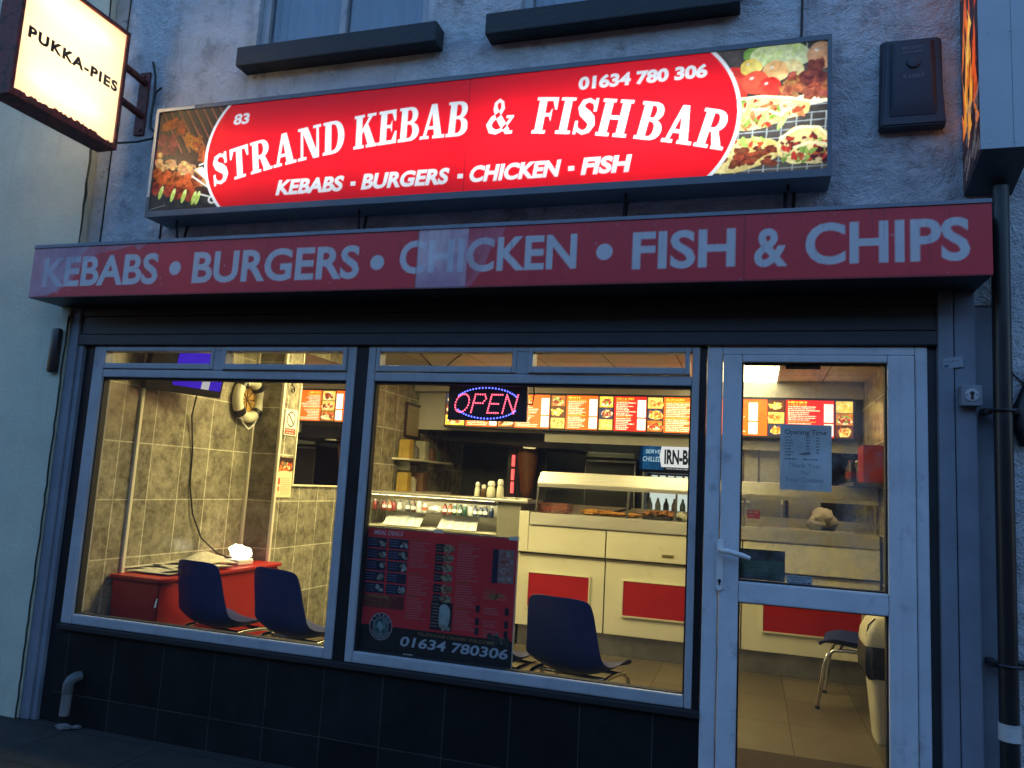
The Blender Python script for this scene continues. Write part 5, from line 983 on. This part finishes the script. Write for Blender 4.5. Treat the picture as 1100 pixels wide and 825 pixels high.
MB().tube([(-3.70, 1.34, 1.86), (-3.70, 1.39, 1.80), (-3.70, 1.46, 1.755), (-3.70, 1.53, 1.80), (-3.70, 1.57, 1.87)], .006, 6).build('rope', M_white, lbz, smooth=True)

pr = Print(1.625, 1.735, .165, .20, .0022, lin(232, 228, 210))
cx, cz = 1.708, 1.863
pr.ell(cx, cz, .058, .062, lin(40, 44, 60)); pr.ell(cx, cz, .047, .05, lin(232, 228, 210)); pr.line([(cx-.038, cz+.04), (cx+.038, cz-.04)], .014, lin(40, 44, 60));
pr.rect(1.635, 1.78, 1.742, 1.79, lin(196, 40, 36)); pr.greek(1.645, 1.772, .12, .009, lin(240, 210, 200), 1); pr.greek(1.655, 1.752, .1, .009, lin(240, 210, 200), 2)
pr.sheet('no_smoking_sign', M_matte, None, onX(-3.492), (-3.49, 1.7, 1.74)); tag(bpy.data.objects['no_smoking_sign'], 'white no smoking sign on the bright tiled wall beside the mirror', 'sign')
pr = Print(1.585, 1.25, .21, .31, .0028, lin(226, 216, 176)); pr.rect(1.585, 1.795, 1.44, 1.56, lin(54, 34, 30)); q = random.Random(2)
for k in range(26): pr.ell(1.69+q.uniform(-.09, .09), 1.475+q.uniform(-.03, .04), q.uniform(.01, .025), q.uniform(.008, .016), q.choice((lin(220, 120, 60), lin(190, 60, 40), lin(240, 210, 150), lin(120, 110, 80))), q.uniform(0, 3))
pr.ell(1.69, 1.42, .13, .035, lin(226, 216, 176)); pr.rect(1.61, 1.635, 1.35, 1.40, lin(190, 50, 40)); pr.rect(1.61, 1.63, 1.30, 1.335, lin(190, 50, 40))
for k in range(9): pr.greek(1.65, 1.395-k*.015, .12, .006, lin(150, 130, 90), k)
pr.sheet('menu_leaflet', M_matte, None, onX(-3.492), (-3.49, 1.69, 1.25)); tag(bpy.data.objects['menu_leaflet'], 'cream leaflet with a food photograph, taped below the no smoking sign', 'leaflet')
b = MB(); sp = [(-3.47, 1.66+.028*math.sin(t)*(1-t/9), 2.09+.028*math.cos(t)*(1-t/9)) for t in np.linspace(0, 7.5, 26)]
b.tube([(-3.49, 1.64, 2.20), (-3.47, 1.64, 2.16), (-3.47, 1.645, 2.12)]+sp, .0055, 6)
tag(b.build('scroll_hook', M_black, origin=(-3.49, 1.64, 2.15), smooth=True), 'black wrought iron scroll hook on the wall above the no smoking sign', 'hook')
mi = thing('wall_mirror', 'frameless mirror on the tiled wall reflecting the menu board', 'mirror', (-3.495, 2.4, 1.85))
MB().box(-3.4995, -3.492, 1.815, 3.10, 1.355, 2.42).build('glass', M_mirror, mi); MB().box(-3.4995, -3.486, 1.80, 1.813, 1.34, 2.42).box(-3.4995, -3.486, 1.8135, 3.10, 1.34, 1.354).build('edge', M_trim, mi)

# the menu poster in the window
po = thing('menu_poster', 'large red takeaway menu poster taped inside the window, with phone number', 'poster', (-1.48, .03, .6))
RB = lin(245, 50, 54)
pr = Print(-1.885, .588, .812, .608, .0022, RB); q = random.Random(14)
pr.rect(-1.89, -1.07, .58, .715, lin(24, 22, 24))
def box_lines(x0, x1, z1, n_, col, seed, title=None):
    if title: pr.greek(x0, z1+.004, (x1-x0)*.5, .009, lin(170, 100, 50), seed)
    for k in range(n_): pr.greek(x0, z1-.008-k*.0118, (x1-x0)*q.uniform(.6, 1), .0045, col, seed*100+k, .8)
pr.text('MEAL DEALS', -1.835, 1.160, .021, lin(214, 206, 206), .155, .01, .2)
for i in range(5):
    for j in range(2):
        x0, z0 = -1.868+j*.118, 1.095-i*.056; pr.rect(x0, x0+.108, z0, z0+.05, lin(40, 36, 56)); pr.rect(x0, x0+.108, z0+.048, z0+.05, lin(110, 100, 120))
        for k in range(3): pr.greek(x0+.005, z0+.035-k*.012, .05, .004, lin(150, 150, 190), i*7+j*3+k, .7)
        if not (i == 3 and j == 1):
            for k in range(7): pr.ell(x0+.084+q.uniform(-.016, .016), z0+.022+q.uniform(-.01, .012), q.uniform(.006, .013), q.uniform(.005, .009), q.choice((lin(170, 160, 140), lin(140, 120, 90), lin(190, 184, 170))), q.uniform(0, 3))
pr.rect(-1.87, -1.645, .80, .865, lin(128, 38, 32)); box_lines(-1.86, -1.66, .862, 5, lin(180, 120, 70), 3); pr.text('SPECIAL', -1.85, .850, .012, lin(210, 160, 90), .12, .006, .2)
LC = lin(196, 150, 140)
box_lines(-1.632, -1.515, 1.140, 11, LC, 4, 1); box_lines(-1.632, -1.515, .972, 8, LC, 5, 1); box_lines(-1.632, -1.525, .868, 9, LC, 6, 1)
for z0, n_ in ((.955, 4), (.855, 2), (.73, 2)):
    for k in range(n_):
        zz = z0+k*.047; pr.rect(-1.495, -1.45, zz, zz+.042, lin(34, 30, 34)); pr.greek(-1.49, zz+.025, .035, .004, LC, k); pr.greek(-1.49, zz+.012, .03, .004, LC, k+9)
        pr.ell(-1.425, zz+.021, .03, .02, lin(120, 96, 70), 0, 1, (lin(176, 160, 130), .02, k), .15, k)
        for j in range(8): pr.ell(-1.425+q.uniform(-.022, .022), zz+.021+q.uniform(-.012, .012), .007, .005, q.choice((lin(150, 60, 40), lin(190, 170, 120), lin(110, 120, 60))), q.uniform(0, 3))
pr.rect(-1.50, -1.385, .725, .86, lin(40, 26, 28)); pr.ell(-1.43, .795, .035, .058, lin(150, 160, 150), 0, 1, (lin(190, 196, 186), .03, 4), .05); pr.rect(-1.5, -1.455, .725, .86, lin(28, 24, 28))
for k in range(8): pr.greek(-1.495, .845-k*.015, .035, .005, LC, k+40)
for k in range(8): pr.ell(-1.43+q.uniform(-.03, .03), .74+q.uniform(-.008, .008), .011, .008, q.choice((lin(160, 150, 130), lin(130, 110, 90))), 0)
box_lines(-1.375, -1.255, 1.145, 15, LC, 7, 1); box_lines(-1.375, -1.255, .952, 9, LC, 8, 1); box_lines(-1.375, -1.265, .832, 8, LC, 9, 1)
pr.rect(-1.195, -1.165, .975, 1.135, lin(38, 36, 60)); 
for k in range(4):
    zz = .978+k*.04; pr.rect(-1.163, -1.085, zz, zz+.037, lin(150, 130, 120)); pr.ell(-1.124, zz+.017, .032, .014, lin(170, 80, 60), 0, 1, (lin(196, 170, 150), .02, k), .2, k)
box_lines(-1.23, -1.1, .93, 3, lin(190, 160, 100), 11, 1); pr.ell(-1.17, .915, .035, .015, lin(170, 120, 70), .2, 1, (lin(120, 60, 30), .02, 3), .3, 3)
for z in (.86, .80, .755): box_lines(-1.225, -1.14, z, 3, LC, 12); pr.rect(-1.265, -1.245, z-.03, z+.005, lin(36, 30, 44)); pr.rect(-1.118, -1.098, z-.03, z+.005, lin(36, 30, 44))
for k in range(10): pr.ell(-1.14+q.uniform(-.05, .04), .715+q.uniform(-.02, .02), q.uniform(.012, .025), q.uniform(.01, .016), q.choice((lin(60, 56, 50), lin(120, 116, 96), lin(90, 84, 60))), q.uniform(0, 3))
pr.ell(-1.762, .712, .062, .066, lin(190, 176, 176)); pr.ell(-1.762, .712, .058, .062, lin(60, 26, 30)); pr.ell(-1.762, .712, .042, .045, lin(170, 160, 160)); pr.ell(-1.762, .712, .039, .042, lin(30, 62, 58), 0, 1, (lin(120, 150, 140), .02, 3)); pr.ell(-1.765, .715, .014, .022, lin(160, 176, 166), .3)
for k, cchar in enumerate('STRAND'):
    a = R(62-k*25); v, t = layout(cchar, 0, 0, .013, None, .01); c_, s_ = math.cos(a-math.pi/2+R(90)-R(0)), 0
    an = a; ux, uz = math.cos(-an), math.sin(an); px, pz = -1.762-.0435*math.sin(an), .712+.0475*math.cos(an)
    v = v-np.array([v[:, 0].mean(), 0]); v = np.stack([px+v[:, 0]*math.cos(an)-v[:, 1]*math.sin(an), pz+v[:, 0]*math.sin(an)+v[:, 1]*math.cos(an)], 1); pr.tris(v, t, lin(220, 210, 210))
for k in range(10):
    a = R(120+k*13.5); pr.ell(-1.762-.0495*math.sin(a), .712+.053*math.cos(a), .003, .005, lin(200, 190, 190), a)
pr.text('TELEPHONE ORDERS WELCOME', -1.565, .690, .014, lin(176, 130, 70), .40, .004, .2)
pr.text('01634 780306', -1.655, .630, .046, lin(206, 206, 212), .56, .02, .2)
pr.rect(-1.89, -1.07, 1.188, 1.198, lin(150, 90, 70)); pr.noise(.08, .08, 3)
def pplace(P, X, Z): P[..., 0] = X; P[..., 1] = .026+.003*np.sin(X*7)+.002*np.sin(Z*9+X*3); P[..., 2] = Z
pr.sheet('printed_sheet', M_matte, po, pplace)
b = MB(); b.box(-1.885, -1.073, .036, .044, .5885, 1.1955); b.build('backing', M_paper, po)
for x, z in ((-1.60, .586), (-1.35, .582), (-1.48, 1.197), (-1.09, 1.19)): MB().box(x-.025, x+.025, .0165, .018, z-.006, z+.012).build('tape', M_trim, po)

# LED open sign hanging in the window
os_ = thing('open_sign', 'black led sign in the window spelling open in red with blue dots', 'open sign', (-1.285, .07, 1.76))
MB().box(-1.492, -1.074, .055, .085, 1.760, 1.936, .004).build('case', mat('led_board_black', (.012, .010, .02), .35), os_)
M_led_r, M_led_b = emis('red_led', (1, .09, .15), 4.5), emis('blue_led', (.10, .12, 1), 5)
def stroke(p, st):
    out = []
    for (xa, za), (xb, zb) in zip(p, p[1:]):
        d = math.hypot(xb-xa, zb-za); n_ = max(1, int(round(d/st))); out += [(xa+(xb-xa)*k/n_, za+(zb-za)*k/n_) for k in range(n_)]
    return out+[p[-1]]
dots = []; h0 = 1.800; hh = .092
def sh(x, z): return (x+(z-h0)*.22, z)
O = [(-1.425+.036*math.sin(t), h0+hh/2+hh/2*math.cos(t)) for t in np.linspace(0, 2*math.pi, 22)[:-1]]
dots += [sh(*p_) for p_ in O]
for pl in ([(-1.365, h0), (-1.365, h0+hh), (-1.315, h0+hh), (-1.303, h0+hh*.78), (-1.315, h0+hh*.52), (-1.365, h0+hh*.52)], [(-1.222, h0), (-1.278, h0), (-1.278, h0+hh), (-1.222, h0+hh)], [(-1.278, h0+hh*.5), (-1.232, h0+hh*.5)], [(-1.198, h0), (-1.198, h0+hh), (-1.140, h0), (-1.140, h0+hh)]): dots += [sh(*p_) for p_ in stroke(pl, .0115)]
def led_mb(ds, r_):
    b = MB(); bm = b.bm
    for x, z in ds:
        vs = [bm.verts.new((x+r_*math.cos(a), .0535, z+r_*math.sin(a))) for a in np.linspace(0, 2*math.pi, 9)[:-1]]; c0 = bm.verts.new((x, .051, z))
        for k in range(8): bm.faces.new((vs[k], vs[(k+1) % 8], c0))
    return b
led_mb(dots, .0044).build('red_led_letters', M_led_r, os_)
bd_ = [(-1.283+.172*math.cos(t), 1.848+.078*math.sin(t)) for t in list(np.linspace(R(28), R(152), 22))+list(np.linspace(R(208), R(332), 22))]
led_mb(bd_, .0046).build('blue_led_border', M_led_b, os_)
def hang(x): return MB().tube([(x, .07, 1.936), (x, .06, 1.99)], .003, 5)
for x in (-1.45, -1.13): hang(x).build('hanger', M_blackm, os_)
MB().tube([(-1.075, .07, 1.85), (-1.05, .075, 1.85), (-1.045, .08, 1.90), (-1.06, .09, 1.99)], .004, 6).build('lead', M_cablebk, os_, smooth=True)

# right hand side seen through the door
rs = thing('wall_shelf', 'dark shelf on the right wall seen through the door glass', 'shelf', (.86, 3.3, 1.62))
MB().box(.72, .948, 2.75, 3.75, 1.585, 1.612, .003).build('board', M_lint, rs)
rb_ = thing('red_carton', 'upright red drinks carton on the dark shelf through the door', 'carton', (.86, 3.1, 1.614))
b = MB(); b.hexa([(.80, 2.80, 1.614), (.94, 2.80, 1.614), (.94, 3.14, 1.614), (.80, 3.14, 1.614), (.80, 2.80, 1.90), (.94, 2.80, 1.90), (.94, 3.14, 1.90), (.80, 3.14, 1.90)], .004); b.build('box', mat('red_card', (.30, .02, .025), .5, var=.15, vscale=10), rb_)
pr = Print(2.82, 1.63, .30, .25, .004, lin(150, 22, 28)); pr.line([(2.88+.02*math.sin(k*.8), 1.66+k*.02) for k in range(10)], .012, lin(190, 120, 116), .6); pr.line([(2.96+.02*math.cos(k*.7), 1.66+k*.02) for k in range(9)], .012, lin(190, 120, 116), .5)
pr.sheet('print', M_matte, rb_, lambda P, X, Z: (P.__setitem__((..., 0), .798), P.__setitem__((..., 1), 3.14+2.80-X), P.__setitem__((..., 2), Z)))
for k in range(6): bottle(.765+.055*(k % 2), 3.24+.07*(k//2), 1.6135, .19, .03, mc['dark'], mc['red'], M_white if k % 2 else mc['red'], ('cola bottle with white cap on the shelf beside the red carton' if k % 2 else 'cola bottle with red cap on the shelf beside the red carton'), 'cola bottles on the right shelf')
bn = thing('swing_bin', 'cream swing top bin with a black liner beside a blue chair, through the door', 'bin', (.76, 1.52, .1))
def rr(hx, hy, z, c=.04, n_=5):
    out = []
    for sx, sy, a0 in ((1, 1, 0), (-1, 1, 90), (-1, -1, 180), (1, -1, 270)):
        for k in range(n_+1): a = R(a0+90*k/n_); out.append((.80+sx*(hx-c)+c*math.cos(a), 1.56+sy*(hy-c)+c*math.sin(a), z))
    return out
def loft(rings):
    b = MB(); bm = b.bm; V = [[bm.verts.new(p_) for p_ in r_] for r_ in rings]; n_ = len(V[0])
    for a, c_ in zip(V, V[1:]):
        for k in range(n_): bm.faces.new((a[k], a[(k+1) % n_], c_[(k+1) % n_], c_[k]))
    bm.faces.new(V[0][::-1]); bm.faces.new(V[-1]); bmesh.ops.recalc_face_normals(bm, faces=bm.faces[:]); return b
M_bin = mat('cream_bin_plastic', (.62, .58, .44), .4, var=.06)
loft([rr(.10, .11, .102), rr(.105, .115, .12), rr(.148, .15, .60)]).build('bucket', M_bin, bn, smooth=True)
loft([[(x+.006*math.sin(k*2.1), y+.006*math.cos(k*1.7), z+.014*math.sin(k*1.3)) for k, (x, y, z) in enumerate(rr(.152+d_, .154+d_, z_))] for d_, z_ in ((.0, .47), (.014, .49), (.018, .55), (.014, .62), (.006, .655))]).build('liner', mat('black_bin_bag', (.012, .012, .013), .3, bump=.6, bscale=40), bn, smooth=True)
loft([rr(.168, .170, .645), rr(.17, .172, .66), rr(.162, .165, .72), rr(.135, .14, .785, .05), rr(.09, .10, .815, .05), rr(.05, .06, .822, .04)]).build('lid', M_bin, bn, smooth=True)
MB().tube([(.64, 1.42, .70), (.652, 1.43, .76), (.69, 1.44, .80)], .004, 6).build('flap_gap', M_blackm, bn)

# cables and steel seen through the fanlights and the door
tag(MB().tube([(-1.80, .30, 2.16), (-1.74, .30, 2.11), (-1.69, .30, 2.06), (-1.66, .30, 2.045), (-1.62, .30, 2.07), (-1.57, .30, 2.115), (-1.50, .32, 2.17), (-1.45, .33, 2.55)], .004, 6).tube([(-1.80, .30, 2.16), (-1.85, .31, 2.55)], .004, 6).build('ceiling_cable', M_cablebk, origin=(-1.66, .3, 2.1), smooth=True), 'black cable looping down behind the small top window above the open sign', 'cable')
fl = thing('steel_flue', 'tall shiny steel fryer flue behind the counter, left part of the door view', 'flue', (.05, 4.45, .1))
MB().box(-.14, .30, 4.32, 4.6, .102, 1.985, .01).build('casing', M_steel, fl)
for x in (-.10, .045, .27): MB().box(x, x+.018, 4.30, 4.319, 1.25, 1.985, .003).build('post', M_chrome, fl)
MB().lathe([(0, 0), (.07, 0), (.075, .09), (.06, .10), (0, .10)], (-.03, 4.2, 1.42), 18).tube([(-.03, 4.2, 1.52), (-.03, 4.2, 1.60)], .012, 8).build('oil_pot', M_steeld, fl, smooth=True)
MB().box(-.12, .28, 4.1, 4.318, 1.40, 1.419, .003).build('shelf', M_steel, fl)

# scuffs, a badge and a row of stickers that make the counter look used
pr = Print(-.70, .925, .10, .028, .002, lin(150, 142, 96)); pr.ell(-.65, .938, .045, .011, lin(96, 88, 56), .05, 1, (lin(130, 120, 80), .02, 2), .1); pr.greek(-.685, .934, .06, .008, lin(60, 54, 36), 3)
pr.sheet('maker_badge', M_matte, fr, onY(YC-.0215))
ut = thing('chip_scoop', 'steel chip scoop lying on the range top behind the hot case glass', 'scoop', (-1.2, 3.3, 1.224))
MB().hexa([(-1.28, 3.26, 1.2245), (-1.18, 3.24, 1.2245), (-1.18, 3.36, 1.2245), (-1.28, 3.34, 1.2245), (-1.29, 3.25, 1.27), (-1.17, 3.23, 1.27), (-1.17, 3.37, 1.27), (-1.29, 3.35, 1.27)], .003).build('pan', M_steel, ut)
MB().tube([(-1.17, 3.30, 1.255), (-1.02, 3.31, 1.30)], .010, 8).build('handle', M_blackm, ut, smooth=True)
for k, (x, h, c_, lab) in enumerate(((-.45, .16, (.45, .05, .03), 'red squeezy sauce bottle on the range back ledge'), (-.36, .15, (.50, .36, .05), 'yellow squeezy sauce bottle on the range back ledge'), (-.25, .15, (.55, .53, .45), 'cream squeezy sauce bottle on the range back ledge'))):
    t = thing('sauce_bottle', lab, 'bottle', (x, 3.67, 1.291), 'sauce bottles on the range back ledge')
    MB().lathe([(0, 0), (.03, 0), (.033, .01), (.033, h*.6), (.018, h*.72), (0, h*.72)], (x, 3.67, 1.291), 14).build('body', mat('sauce_plastic', c_, .4), t, smooth=True); MB().lathe([(0, h*.72), (.017, h*.72), (.006, h), (0, h)], (x, 3.67, 1.291), 12).build('nozzle', M_white, t)
